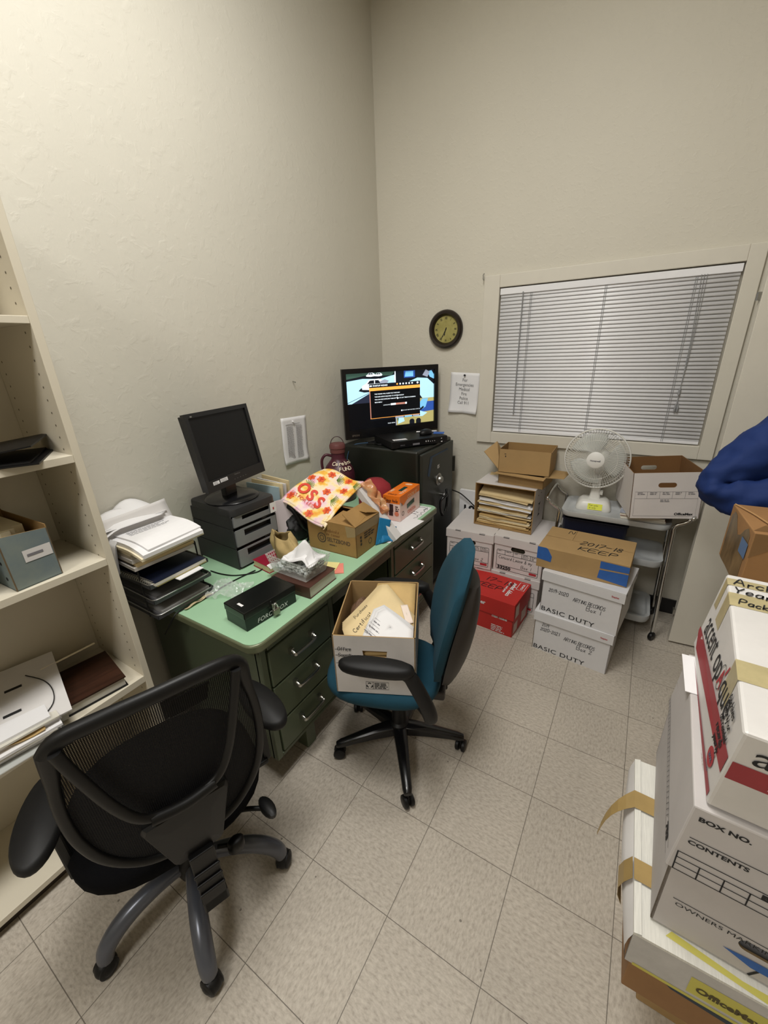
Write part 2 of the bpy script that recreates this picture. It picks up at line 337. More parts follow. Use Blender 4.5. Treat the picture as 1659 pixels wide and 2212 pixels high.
def floor_mat():
    m = bpy.data.materials.new('vinyl tile'); m.use_nodes = True; nt = m.node_tree; L = nt.links; b = nt.nodes['Principled BSDF']
    N = nt.nodes.new
    tc = N('ShaderNodeTexCoord'); sp = N('ShaderNodeSeparateXYZ'); L.new(tc.outputs['Object'], sp.inputs[0])
    def mth(op, a, b_=None, c_=None):
        n = N('ShaderNodeMath'); n.operation = op
        for i, v in enumerate((a, b_, c_)):
            if v is None: continue
            if isinstance(v, (int, float)): n.inputs[i].default_value = v
            else: L.new(v, n.inputs[i])
        return n.outputs[0]
    X0, Y0, TL = 1.0417-0.3048*8, -1.3518-0.3048*20, 0.3048
    u = mth('DIVIDE', mth('SUBTRACT', sp.outputs[0], X0), TL); v = mth('DIVIDE', mth('SUBTRACT', sp.outputs[1], Y0), TL)
    iu = mth('FLOOR', u); iv = mth('FLOOR', v)
    fu = mth('ABSOLUTE', mth('SUBTRACT', mth('FRACT', u), 0.5)); fv = mth('ABSOLUTE', mth('SUBTRACT', mth('FRACT', v), 0.5))
    edge = mth('GREATER_THAN', mth('MAXIMUM', fu, fv), 0.4962)
    par = mth('MODULO', mth('ADD', iu, iv), 2.0)
    # streaky flecks, turned a quarter from tile to tile
    def streak(sx, sy, scale, seed):
        mp = N('ShaderNodeMapping'); mp.inputs['Scale'].default_value = (sx, sy, 1); mp.inputs['Location'].default_value = (seed, seed*1.7, 0)
        L.new(tc.outputs['Object'], mp.inputs[0])
        n = N('ShaderNodeTexNoise'); n.inputs['Scale'].default_value = scale; n.inputs['Detail'].default_value = 4; n.inputs['Roughness'].default_value = .6
        L.new(mp.outputs[0], n.inputs['Vector']); return n.outputs[0]
    mxs = N('ShaderNodeMix'); mxs.data_type = 'FLOAT'; L.new(par, mxs.inputs[0]); L.new(streak(1, .5, 125, 0), mxs.inputs[2]); L.new(streak(.5, 1, 125, 3), mxs.inputs[3])
    rp = N('ShaderNodeValToRGB'); e = rp.color_ramp.elements
    e[0].position = .27; e[0].color = (*s2l('a0968a'), 1); e[1].position = .72; e[1].color = (*s2l('c8c0b3'), 1)
    k = e.new(.47); k.color = (*s2l('b6ada0'), 1)
    L.new(mxs.outputs[0], rp.inputs[0])
    # per tile tone
    wn = N('ShaderNodeTexWhiteNoise'); wn.noise_dimensions = '2D'; cb = N('ShaderNodeCombineXYZ'); L.new(iu, cb.inputs[0]); L.new(iv, cb.inputs[1]); L.new(cb.outputs[0], wn.inputs['Vector'])
    tone = mth('MULTIPLY_ADD', wn.outputs['Value'], 0.05, 0.95)
    dirt = N('ShaderNodeTexNoise'); dirt.inputs['Scale'].default_value = 2.6; dirt.inputs['Detail'].default_value = 6; L.new(tc.outputs['Object'], dirt.inputs['Vector'])
    tone2 = mth('MULTIPLY', tone, mth('MULTIPLY_ADD', dirt.outputs[0], 0.35, 0.80))
    mul = N('ShaderNodeMix'); mul.data_type = 'RGBA'; mul.blend_type = 'MULTIPLY'; mul.inputs[0].default_value = 1
    cc = N('ShaderNodeCombineColor'); [L.new(tone2, cc.inputs[i]) for i in range(3)]
    L.new(rp.outputs[0], mul.inputs[6]); L.new(cc.outputs[0], mul.inputs[7])
    # dark specks
    vo = N('ShaderNodeTexVoronoi'); vo.inputs['Scale'].default_value = 9; L.new(tc.outputs['Object'], vo.inputs['Vector'])
    spk = mth('LESS_THAN', vo.outputs['Distance'], 0.035)
    g = N('ShaderNodeMix'); g.data_type = 'RGBA'; L.new(mth('MULTIPLY', mth('MAXIMUM', edge, mth('MULTIPLY', spk, 0.8)), 0.72), g.inputs[0])
    L.new(mul.outputs[2], g.inputs[6]); g.inputs[7].default_value = (*s2l('3c342b'), 1)
    L.new(g.outputs[2], b.inputs['Base Color'])
    b.inputs['Roughness'].default_value = 0.5; b.inputs['Specular IOR Level'].default_value = 0.35
    return m
M['floor'] = floor_mat()
XR, YF = 3.35, -5.6
struct(MB().box(-.12, YF-.12, -.1, XR+.12, .12, 0).build('floor', M['floor']))
M['ceil'] = mat('ceiling tile', 'd8d6ce', 0.9, var=0.03, bump=0.2, bscale=90)
struct(MB().box(-.12, YF-.12, CEIL, XR+.12, .12, CEIL+.1).build('ceiling', M['ceil']))
struct(MB().box(-.12, YF, 0, 0, 0, CEIL).build('wall_left', M['wall']))
M['wall3'] = wall_mat('low bounce plaster', 'a59d8c', 0.15, 40)  # walls out of frame toned darker to cut bounced fill light
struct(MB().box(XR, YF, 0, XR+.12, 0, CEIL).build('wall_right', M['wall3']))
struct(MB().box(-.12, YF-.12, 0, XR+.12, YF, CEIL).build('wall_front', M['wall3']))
WX0, WX1, WZ0, WZ1 = 0.888, 2.081, 1.100, 2.000
w = MB(); w.box(-.12, 0, 0, WX0, .12, CEIL); w.box(WX1, 0, 0, XR+.12, .12, CEIL); w.box(WX0, 0, 0, WX1, .12, WZ0); w.box(WX0, 0, WZ1, WX1, .12, CEIL)
struct(w.build('wall_back', M['wall2']))
struct(MB().box(.05, -.012, 0, XR, 0, .10).build('baseboard_back', M['base']))
struct(MB().box(0, YF, 0, .012, -.012, .10).build('baseboard_left', M['base']))
# troffers round the two ceiling lamps (above the frame)
M['lampwhite'] = mat('white enamel', 'e6e6e2', 0.5)
for (lx, ly, lab) in ((1.15, -2.25, 'long white ceiling light fixture above the desk and chairs'), (1.30, -4.7, 'long white ceiling light fixture near the entry wall')):
    t = thing('ceiling_light', lab, 'ceiling light', (lx, ly, CEIL))
    q = MB()
    for a in (-1, 1):
        q.box(a*.33-.02, -.64, -.09, a*.33+.02, .64, 0); q.box(-.35, a*.63-.02, -.09, .35, a*.63+.02, 0)
    q.build('frame', M['lampwhite'], t)
    MB().box(-.33, -.62, -.03, .33, .62, 0).build('reflector', M['lampwhite'], t)
# window: casing boards, frame, pane
c = MB(); cz0, cz1, cx0, cx1 = 1.025, 2.071, 0.787, 2.150
c.box(cx0, -.02, cz0, WX0, 0, cz1); c.box(WX1, -.02, cz0, cx1, 0, cz1); c.box(WX0, -.02, cz0, WX1, 0, WZ0); c.box(WX0, -.02, WZ1, WX1, 0, cz1)
struct(c.build('trim_1', M['trim'], bevel=.003))
f = MB(); fw = .03
f.box(WX0, .02, WZ0, WX0+fw, .11, WZ1); f.box(WX1-fw, .02, WZ0, WX1, .11, WZ1); f.box(WX0+fw, .02, WZ0, WX1-fw, .11, WZ0+fw); f.box(WX0+fw, .02, WZ1-fw, WX1-fw, .11, WZ1)
wf = struct(f.build('window_1', M['trim']))
M['glass'] = mat('window glass', 'ffffff', 0.02, trans=1.0)
MB().box(WX0+fw, .075, WZ0+fw, WX1-fw, .079, WZ1-fw).build('pane', M['glass'], wf)
# blind
M['slat'] = mat('white vinyl slat', 'ececef', 0.42, var=0.03)
M['cordw'] = mat('blind cord', '8f9092', 0.7)
bl = thing('window_blind', 'closed white mini blind filling the window on the back wall', 'window blind', (1.4845, 0.0, 1.10))
bx0, bx1 = WX0+.008, WX1-.010
MB().box(bx0-.004, -.012, 1.958, bx1+.004, .016, 1.994).build('headrail', M['slat'], bl, bevel=.002, world=True)
MB().box(bx0, -.006, 1.106, bx1, .012, 1.122).build('bottom_rail', M['slat'], bl, bevel=.002, world=True)
q = MB(); ns = 41
for i in range(ns):
    z = 1.128+i*(1.953-1.128)/(ns-1); rd = random.Random(i)
    tz = .0122; ty = .0040
    pts = []
    for k in range(5):
        a = (k-2)/2
        pts.append((-.001+a*ty-.002*(1-a*a), z+a*tz))
    # upper edge leans back to the pane, lower edge to the room
    q.add([(bx0, y, zz) for y, zz in pts]+[(bx1, y, zz) for y, zz in pts], [(k, k+1, 6+k, 5+k) for k in range(4)])
q.build('slats', M['slat'], bl, smooth=60, world=True, solid=.0008, fixn=False)
q = MB()
for x in (1.081, 1.486, 1.897):
    for dx in (-.004, .004): q.tube([(x+dx, -.0085, 1.112), (x+dx, -.0085, 1.965)], .0011, 5)
q.build('ladder_cords', M['cordw'], bl, world=True)
MB().tube([(1.034, -.016, 1.965), (1.033, -.016, 1.229)], .0035, 8).build('tilt_wand', M['cordw'], bl, world=True)
q = MB()
for k, dx in enumerate((-.012, 0, .012)):
    q.tube(spline([(1.926+dx, -.014, 1.962), (1.934+dx*.4, -.015, 1.65), (1.930, -.015, 1.387), (1.934+dx*.5, -.016, 1.31)], 6), .0013, 5)
q.tube([(1.930, -.015, 1.41), (1.930, -.015, 1.375)], .006, 8)
for dx in (-.008, .004): q.tube([(1.934+dx, -.016, 1.325), (1.934+dx, -.016, 1.305), (1.934+dx, -.016, 1.285)], [.002, .006, .0045], 8)
q.build('pull_cord', M['cordw'], bl, world=True)
# open door leaf at the right
q = MB(); dx0 = 2.123
dr = struct(MB().box(0, -.045, .012, .91, 0, 2.04).build('door_1', M['trim'], loc=(dx0, -.298, 0), rot=R(5.0), bevel=.002))
q = MB()
for z in (.20, 1.0, 1.82): q.box(-.012, -.036, z-.012, 0, -.008, z+.02)
q.build('hinge', M['steel'], dr)
# little hook and nail
tag(MB().tube([(.785, -.022, 2.085), (.785, -.034, 2.078), (.785, -.034, 2.055), (.785, -.021, 2.05)], .004, 8).build('wall_hook', M['steel']), 'small metal hook at the top left corner of the window casing', 'hook')
tag(MB().tube([(0.0, -1.008, 1.512), (.022, -1.008, 1.507)], [.0022, .0035], 8).build('nail', M['steel']), 'bare nail in the left wall above the pinned list', 'nail')
# ---------------------------------------------------------------- bookcase on the left
M['mel'] = mat('cream melamine', 'd8d0bd', 0.45, var=0.03, vscale=3)
BX, BY, BW, BH = .008, -2.332, .92, 2.13
t = bc = thing('bookcase', 'tall cream melamine bookcase against the left wall', 'bookcase', (.175, BY-BW/2, 0))
xf = .345
def bpart(name, x0, y0, z0, x1, y1, z1): return MB().box(x0, y0, z0, x1, y1, z1).build(name, M['mel'], bc, world=True, bevel=.0012)
bpart('side_panel', BX, BY, 0, xf, BY+.022, BH); bpart('side_panel', BX, BY-BW, 0, xf, BY-BW+.022, BH)
bpart('back_panel', BX, BY-BW+.022, .07, BX+.008, BY, BH-.022)
bpart('top_panel', BX, BY-BW+.022, BH-.022, xf, BY, BH)
bpart('bottom_panel', BX+.008, BY-BW+.022, .05, xf, BY, .072)
for z0, z1 in ((1.764, 1.783), (1.384, 1.407), (1.034, 1.058), (.535, .562)): bpart('shelf', BX+.008, BY-BW+.022, z0, xf-.002, BY, z1)
MB().box(.30, BY-BW+.02, 0, .315, BY, .05).build('toe_kick', mat('brown toe kick', '3a3026', .6), bc, world=True)
q = MB()
for k in range(52):
    z = .16+k*.036
    for x in (.295, .06):
        q.add([(x+.0035*math.cos(a), BY-.0006, z+.0035*math.sin(a)) for a in [2*PI*i/8 for i in range(8)]], [tuple(range(8))])
q.build('peg_holes', mat('peg hole', '6b6250', .9), bc, world=True)
# black folder lying on the upper shelf
t = thing('folder', 'black folder lying half open on the upper shelf of the bookcase', 'folder', (.20, -2.52, 1.408), R(-30))
MB().box(-.12, -.17, .0, .12, .17, .004).build('cover', M['blk'], t)
MB().box(-.12, -.17, 0, .12, .17, .004, T(0, 0, .006) @ RX(R(7)) @ T(0, 0, .022)).build('cover', M['blk'], t)
MB().box(-.11, -.16, .005, .115, .15, .009).build('page', M['blk_soft'], t)
# two worn blue grey archive boxes
M['bluegrey'] = mat('worn blue grey board', '66757c', 0.75, var=0.28, vscale=9, col2='7f8880')
def archive(loc, rz, w, d, h, label, withlabel):
    t = thing('archive_box', label, 'box', loc, rz)
    q = MB(); q.m = 0
    X = T(0, 0, 0)
    q.panel(bface(w, d, h, 'front', 0), [(0, 0), (w, 0), (w, h*.93), (w*.5, h*.97), (0, h)], t=.003, inner=1)
    for sd, ww in (('right', d), ('left', d), ('back', w)):
        q.panel(bface(w, d, h, sd, 0), [(0, 0), (ww, 0), (ww, h), (0, h)], t=.003, inner=1)
    q.box(-w/2, -d/2, 0, w/2, d/2, .003)
    q.build('body', [M['bluegrey'], M['cardin']], t)
    q = MB(); q.add([(-w/2, d/2, h), (w/2, d/2, h), (w/2-.02, d/2-.05, h+.045), (-w/2+.03, d/2-.04, h+.055)], [(0, 1, 2, 3)])
    q.add([(-w/2, -d/2+.02, h), (-w/2, d/2-.02, h), (-w/2-.01, d/2-.03, h+.03), (-w/2-.012, -d/2+.05, h+.012)], [(0, 1, 2, 3)])
    q.build('flap', M['cardin'], t, solid=.003)
    q = MB()
    for k in range(7): q.box(-w/2+.008+k*.004, -d/2+.03+k*.01, .01, -w/2+.011+k*.014, d/2-.02, h-.012+.01*math.sin(k*2.2))
    q.build('papers', M['cream'], t)
    if withlabel:
        L_ = MB(); Xf = bface(w, d, h, 'front', .0012)
        frect(L_, Xf, w*.36, h*.44, w*.95, h*.66); L_.build('label_sticker', M['white'], t, label='') if False else L_.build('label_sticker', M['white'], t)
        L_ = MB(); lines(L_, bface(w, d, h, 'front', .0018), w*.43, w*.86, h*.53, .02, 1, .008, 5); L_.build('lettering', M['inkgrey'], t)
    q = MB(); Xl = bface(w, d, h, 'left', .001)
    for k in range(3): q.add([(d-.035+.006*math.cos(a), h*(.2+.3*k)+.006*math.sin(a), 0) for a in [2*PI*i/10 for i in range(10)]], [tuple(range(10))], Xl)
    q.build('finger_holes', M['ink'], t)
    return t
archive((.185, -2.515, 1.059), R(90+3), .118, .285, .166, 'blue grey open archive box with a paper label on its front', True)
archive((.17, -2.70, 1.059), R(90-2), .13, .285, .160, 'blue grey archive box cut off by the photo edge, without a label', False)
# ---- lower shelf heap (shelf top z=.562)
ZS = .562
M['wood_dark'] = mat('dark wood grain cover', '3a2116', 0.4, var=.5, vscale=5, stretch=(14, 1.2, 6))
t = thing('photo_album', 'thick album with a dark wood grain cover on the lower shelf', 'album', (.215, -2.468, ZS+.001), R(-9))
MB().box(-.105, -.15, .0, .108, .10, .004).build('cover', M['blk'], t)
MB().box(-.105, -.15, .036, .108, .10, .041).build('cover', M['wood_dark'], t)
MB().box(-.10, -.145, .004, .102, .095, .036).build('pages', M['paperedge'], t)
MB().box(-.108, -.15, 0, -.104, .10, .041).build('spine', M['wood_dark'], t)
t = thing('booklet', 'cream booklet with dark bars leaning behind the wood grain album', 'booklet', (.07, -2.46, ZS+.062), R(-4))
X = RY(R(-32))
MB().box(-.05, -.085, 0, .075, .085, .006, X).build('cover', M['cream'], t)
q = MB()
for k in range(3): frect(q, X @ T(0, 0, .0066), -.02, -.045+k*.032, .035, -.028+k*.032)
q.build('print', mat('faded print', '4f4a3c', .8), t)
# white board folder with slots and an elastic
t = thing('folder', 'white board file folder with two slots and a black elastic on the lower shelf', 'folder', (.185, -2.668, ZS+.088), R(-14))
X = RY(R(9)) @ RX(R(-3)); X = RY(R(11))
MB().box(-.16, -.20, -.006, .145, .145, 0, X).build('board', M['white'], t)
q = MB(); q.box(-.155, -.19, -.05, .13, .13, -.007, X); q.build('papers', M['paperedge'], t)
q = MB()
for (x, y) in ((-.06, .0), (.045, -.015)): frect(q, X @ T(0, 0, .0008), x, y, x+.011, y+.045)
q.build('slots', M['ink'], t)
MB().tube(spline([X @ Vector(p) for p in ((-.09, .06, .003), (-.03, .10, .004), (.03, .115, .004), (.09, .105, .004), (.135, .06, .004))], 6), .0016, 6).build('elastic', M['ink'], t)
# kraft sheet and stack of loose white papers in front
t = thing('kraft_paper', 'crumpled brown kraft sheet under the white slotted folder', 'paper', (.26, -2.76, ZS+.075), R(-12))
MB().grid(10, 10, lambda u, v: (-.13+.2*u, -.16+.30*v, .018*noise.noise((u*3, v*3, 1.3))-.02*u)).build('sheet', M['manila2'], t, smooth=60, solid=.0012)
def ream(name, label, cat, loc, rz, w, d, n, zstep, seed, mats, group=None, jx=.012, jr=4, top_print=True, bend=0):
    """loose stack of single sheets; every few sheets slipped and turned"""
    rd = random.Random(seed); t = thing(name, label, cat, loc, rz, group); z = 0
    for k in range(n):
        h = zstep*rd.uniform(.7, 1.4)
        X = T(rd.uniform(-jx, jx), rd.uniform(-jx, jx), z) @ RZ(R(rd.uniform(-jr, jr)))
        q = MB()
        if bend:
            nu = 8
            a = [(-w/2+w*i/nu, bend*(i/nu)**2*-1) for i in range(nu+1)]
            q.loft([[(x, -d/2, zz), (x, d/2, zz), (x, d/2, zz+h), (x, -d/2, zz+h)] for x, zz in a], X=X)
        else: q.box(-w/2, -d/2, 0, w/2, d/2, h, X)
        q.build('sheet', mats[k % len(mats)], t); z += h+.0004
    if top_print:
        q = MB(); lines(q, X @ T(0, 0, h+.0006), -w*.4, w*.35, d*.36, .014, 14, .004, seed); q.build('lettering', M['inkgrey'], t)
    return t
ream('paper_stack', 'stack of loose white papers at the front of the lower shelf', 'papers', (.232, -2.735, ZS+.004), R(-6), .21, .30, 9, .0075, 7, [M['paper'], M['paper'], M['white'], M['paperedge']], jx=.014, jr=5, top_print=False)
M['clear'] = mat('clear plastic', 'dfe3e2', 0.12, alpha=.42, spec=.6)
t = thing('document_sleeve', 'clear plastic tray edge under the loose papers on the lower shelf', 'sleeve', (.24, -2.735, ZS+.0004), R(-6))
MB().box(-.11, -.17, 0, .125, .155, .003).build('sheet', M['clear'], t)
# ---------------------------------------------------------------- the steel desk
M['mint'] = mat('mint linoleum', '9fc6a3', 0.38, var=0.05, vscale=5, bump=.02, bscale=300)
M['desk'] = mat('olive green enamel', '535d48', 0.4, var=0.06, vscale=3)
M['deskedge'] = mat('desk edge band', '6f7459', 0.35, 0.2, var=.06)
M['hchrome'] = mat('worn chrome', 'b9b9b4', 0.25, 1.0)
DZ = .745
dk = thing('steel_desk', 'old green steel desk with mint top along the left wall', 'desk', (.42, -1.415, 0))
o = [(.02, -2.168), (.79-.05, -2.168)]
for k in range(1, 7): a = R(-90+15*k); o.append((.74+.05*math.cos(a), -2.118+.05*math.sin(a)))
for k in range(1, 7): a = R(15*k); o.append((.74+.05*math.cos(a), -.71+.045*math.sin(a)))
o += [(.02, -.665)]
MB().prism(o, .707, .7435).build('edge_band', M['deskedge'], dk, world=True, bevel=.008, bseg=3, smooth=40)
cxd = (.405, -1.4165)
MB().prism([(cxd[0]+(x-cxd[0])*.985, cxd[1]+(y-cxd[1])*.993) for x, y in o], .742, DZ).build('desktop', M['mint'], dk, world=True)
XF = .752
def pedestal(y0, y1, zb, drs, far):
    q = MB(); q.box(.06, y0, zb, XF-.018, y0+.015, .707); q.box(.06, y1-.015, zb, XF-.018, y1, .707); q.box(.06, y0+.015, zb, XF-.03, y1-.015, .70)
    q.box(XF-.03, y0, zb, XF, y0+.028, .707); q.box(XF-.03, y1-.028, zb, XF, y1, .707); q.box(XF-.03, y0+.028, zb, XF-.012, y1-.028, .707); q.box(XF-.03, y0+.028, zb, XF, y1-.028, zb+.018)
    q.build('pedestal', M['desk'], dk, world=True, bevel=.003)
    for z0, z1, hy, hz in drs:
        d = MB().box(XF-.012, y0+.034, z0, XF+.004, y1-.034, z1).build('drawer', M['desk'], dk, world=True, bevel=.004)
        if hy is None: continue
        h = MB(); a = .058
        h.tube(spline([(XF+.004, hy-a, hz+.008), (XF+.024, hy-a*1.02, hz+.002), (XF+.034, hy-a*.92, hz-.004), (XF+.036, hy, hz-.005), (XF+.034, hy+a*.92, hz-.004), (XF+.024, hy+a*1.02, hz+.002), (XF+.004, hy+a, hz+.008)], 5), .0078, 8, flat=1.4)
        for sgn in (-1, 1): h.cbox((XF+.012, hy+sgn*a, hz+.006), (.018, .016, .028))
        h.build('handle', M['hchrome'], d, world=True, smooth=50)
pedestal(-2.120, -1.705, .132, [(.664, .694, None, 0), (.492, .656, -1.925, .588), (.312, .484, -1.925, .432), (.156, .304, -1.92, .245)], False)
pedestal(-1.198, -.66, .132, [(.664, .694, None, 0), (.500, .656, -.945, .600), (.328, .492, -.935, .428), (.156, .320, -.935, .26)], True)
d = MB().box(.10, -1.705+.004, .632, XF, -1.198-.004, .703).build('drawer', M['desk'], dk, world=True, bevel=.003)
MB().tube([(XF, -1.57, .667), (XF+.012, -1.57, .667)], .009, 12).build('lock', M['hchrome'], d, world=True, smooth=40)
for y in (-1.912, -.93):
    for x in (.70, .13): MB().box(x-.028, y-.028, 0, x+.035, y+.028, .132).build('leg', M['desk'], dk, world=True, bevel=.004)
MB().box(.055, -2.10, .25, .06, -.68, .70).build('modesty_panel', M['desk'], dk, world=True)
# ---------------------------------------------------------------- letter trays at the near corner of the desk
M['mesh'] = mat('black wire mesh', '2b2b2c', 0.45, 0.3)
def meshmat(name, col, pitch, hole, rough=.4, metal=.4):
    m = mat(name, col, rough, metal); nt = m.node_tree; L = nt.links; b = nt.nodes['Principled BSDF']; N = nt.nodes.new
    tc = N('ShaderNodeTexCoord'); ck = []
    sp = N('ShaderNodeSeparateXYZ'); L.new(tc.outputs['UV'], sp.inputs[0])
    for i in range(2):
        d = N('ShaderNodeMath'); d.operation = 'DIVIDE'; d.inputs[1].default_value = pitch; L.new(sp.outputs[i], d.inputs[0])
        fr = N('ShaderNodeMath'); fr.operation = 'FRACT'; L.new(d.outputs[0], fr.inputs[0])
        s = N('ShaderNodeMath'); s.operation = 'SUBTRACT'; s.inputs[1].default_value = .5; L.new(fr.outputs[0], s.inputs[0])
        a = N('ShaderNodeMath'); a.operation = 'ABSOLUTE'; L.new(s.outputs[0], a.inputs[0]); ck.append(a.outputs[0])
    mx = N('ShaderNodeMath'); mx.operation = 'MAXIMUM'; L.new(ck[0], mx.inputs[0]); L.new(ck[1], mx.inputs[1])
    g = N('ShaderNodeMath'); g.operation = 'GREATER_THAN'; g.inputs[1].default_value = hole/2; L.new(mx.outputs[0], g.inputs[0])
    L.new(g.outputs[0], b.inputs['Alpha'])
    return m
def uvplanar(o, scale=1.0):
    """box-projected UVs in metres"""
    me = o.data; uv = me.uv_layers.new(name='uv')
    for p in me.polygons:
        n = p.normal; ax = max(range(3), key=lambda i: abs(n[i]))
        i, j = [(1, 2), (0, 2), (0, 1)][ax]
        for li in p.loop_indices:
            c = me.vertices[me.loops[li].vertex_index].co; uv.data[li].uv = (c[i]*scale, c[j]*scale)
    return o
M['wiremesh'] = meshmat('black wire mesh sheet', '55565a', .0028, .50)
lt = thing('letter_tray', 'black wire mesh letter tray with four tiers hanging over the desk corner', 'letter tray', (.19, -2.112, DZ))
tx0, tx1, ty0, ty1 = .02, .362, -2.235, -1.992
for k, z in enumerate((.757, .822, .887, .952)):
    q = MB(); h = .022; tx1 = .362 if k < 3 else .30
    r = rrect(tx1-tx0, ty1-ty0, .02, 4, (tx0+tx1)/2, (ty0+ty1)/2)
    q.tube([(x, y, z+(h if x < tx1-.03 else .016)) for x, y in r], .0024, 6, closed=True)
    tr = q.build('tier', M['steel'] if k < 3 else M['mesh'], lt, world=True, smooth=50)
    q = MB(); q.box(tx0+.004, ty0+.004, z-.001, tx1-.004, ty1-.004, z)
    for a, b_ in (((tx0, ty0), (tx1, ty0+.001)), ((tx0, ty1-.001), (tx1, ty1)), ((tx1-.001, ty0), (tx1, ty1))): q.box(a[0], a[1], z, b_[0], b_[1], z+.016)
    uvplanar(q.build('mesh_panel', M['wiremesh'], tr, world=True))
for x in (.05, .30):
    for y in (ty0+.002, ty1-.002): MB().tube([(x, y, DZ if y > -2.17 else .752), (x, y, .965)], .003, 6).build('post', M['mesh'], lt, world=True)
# things lying in the tiers
t = thing('magazine', 'grey folder of papers in the bottom tier of the letter tray', 'folder', (.19, -2.112, .7575)); MB().box(-.155, -.108, 0, .158, .108, .012).build('cover', mat('grey folder', '77777a', .6), t); MB().box(-.15, -.10, .012, .162, .105, .022).build('pages', mat('dim grey paper', '9a9998', .8), t)
t = thing('magazine', 'grey folder of papers in the third tier down of the letter tray', 'folder', (.19, -2.112, .8225)); MB().box(-.155, -.105, 0, .162, .108, .010).build('cover', mat('slate folder', '808083', .6), t); MB().box(-.15, -.10, .010, .150, .10, .018).build('pages', mat('mid grey paper', '6c6c6c', .8), t)
t = thing('notebook', 'navy spiral notebook on the second tier of the letter tray', 'notebook', (.222, -2.118, .8885), R(2))
M['navy'] = mat('navy cover', '10172b', 0.45)
MB().box(-.14, -.108, .022, .15, .108, .024).build('cover', M['navy'], t)
MB().box(-.14, -.108, .010, .15, .108, .022).build('pages', M['paperedge'], t)
q = MB()
for k in range(22):
    x = -.13+k*.0125
    q.tube([(x, -.112+.010*math.cos(a), .018+.010*math.sin(a)) for a in [2*PI*i/10 for i in range(10)]], .0012, 5, closed=True)
q.build('spiral_wire', M['steel'], t, smooth=60)
MB().box(-.135, -.10, .003, .146, .112, .0095).build('pad', M['yellow'] if False else mat('yellow legal pad', 'dfd49a', .8), t)
MB().box(.02, -.03, 0, .175, .075, .0025).build('slip', M['paper'], t)
# the big pile on the top tier
t = thing('paper_stack', 'high pile of white papers and manila folders on the top letter tray', 'papers', (.160, -2.12, .9535), R(-1))
rd = random.Random(4); z = 0
def bent(q, x0, x1, y0, y1, z, h, drop, X=None, n=10):
    a = [(x0+(x1-x0)*i/n, z-drop*max(0, (i/n-.55)/.45)**2) for i in range(n+1)]
    q.loft([[(x, y0, zz), (x, y1, zz), (x, y1, zz+h), (x, y0, zz+h)] for x, zz in a], X=X)
for k in range(5):
    q = MB(); h = .012+.004*rd.random()
    bent(q, -.145, .160-k*.006+rd.uniform(-.006, .006), -.118+rd.uniform(-.004, .004), .115, z, h, .0, RZ(R(rd.uniform(-2, 2))))
    q.build('folder_sheet', [M['white'], M['manila'], M['white'], mat('warm grey paper', 'bdb4a6', .8), M['cream']][k], t); z += h+.0008
bent_x = MB(); bent(bent_x, -.06, .20, -.128, .13, z, .010, .022, RZ(R(4))); bent_x.build('folder_sheet', M['cream'], t); z1 = z+.011
q = MB(); bent(q, -.05, .205, -.118, .128, z1, .014, .024, RZ(R(3))); q.build('folder_sheet', M['paper'], t)
q = MB(); bent(q, -.04, .195, -.10, .125, z1+.0148, .006, .02, RZ(R(5))); q.build('folder_sheet', M['paper'], t)
# upright manila leaf and sheets fanned behind it
q = MB(); q.grid(8, 8, lambda u, v: (.025-.03*v-.02*math.sin(v*1.5)+.006*math.sin(u*3), -.128+.262*u, z1-.012+.088*v+.012*v*u)); q.build('divider_leaf', M['white'], t, smooth=60, solid=.001)
for k in range(4):
    q = MB(); q.grid(10, 10, lambda u, v: (-.145+.15*u+.01*k, -.115-.012*k+.235*v, z+.008+.012*k+(.05-.012*k)*u+.05*math.sin(v*PI)*(1-u)*(.3+.2*k)-.05*max(0, .25-v)*2*(k == 3)))
    q.build('loose_sheet', M['paper'], t, smooth=60, solid=.0008)
q = MB(); q.grid(10, 10, lambda u, v: (-.15+.13*u, -.06+.20*v, z+.028+.075*math.sin(v*PI*.9+.1)*(1-u*.7)+.02*u)); q.build('loose_sheet', M['paper'], t, smooth=60, solid=.0008)
q = MB()
for k in range(3): q.grid(6, 6, lambda u, v: (-.12+.20*u, -.122-.02*v-.003*k, z+.03-.12*v*v-.004*k))
q.build('drooping_sheet', M['paper'], t, smooth=60)
q = MB(); lines(q, frame((.02, -.09, z1+.0225), (0, 1, 0), (-1, 0, 0.02)), .02, .18, -.02, .011, 4, .003, 3); q.build('lettering', M['inkgrey'], t)
# ---------------------------------------------------------------- three drawer plastic unit and the dark monitor on it
M['frost'] = mat('frosted grey plastic', '8c8e90', 0.35, alpha=.85, var=.05)
M['blk_unit'] = mat('charcoal plastic', '2a2a2b', 0.5, bump=.04, bscale=500)
t = thing('drawer_unit', 'black plastic three drawer unit with frosted grey drawers on the desk', 'drawer unit', (.17, -1.685, DZ), R(87))
w, d, h = .25, .318, .297
q = MB()
for z0, z1 in ((0, .104), (.106, .199), (.201, .262)):
    q.box(-w/2, -d/2+.01, z0, -w/2+.006, d/2, z1); q.box(w/2-.006, -d/2+.01, z0, w/2, d/2, z1); q.box(-w/2+.006, d/2-.006, z0, w/2-.006, d/2, z1); q.box(-w/2+.006, -d/2+.012, z0, w/2-.006, d/2-.006, z0+.006)
q.build('body', M['blk_unit'], t, bevel=.002)
q = MB(); q.slab(rrect(w+.004, d+.004, .03, 5), [(1, .262), (1.0, .285), (.985, .294), (.9, h)]); q.build('top_cover', M['blk_unit'], t, smooth=50)
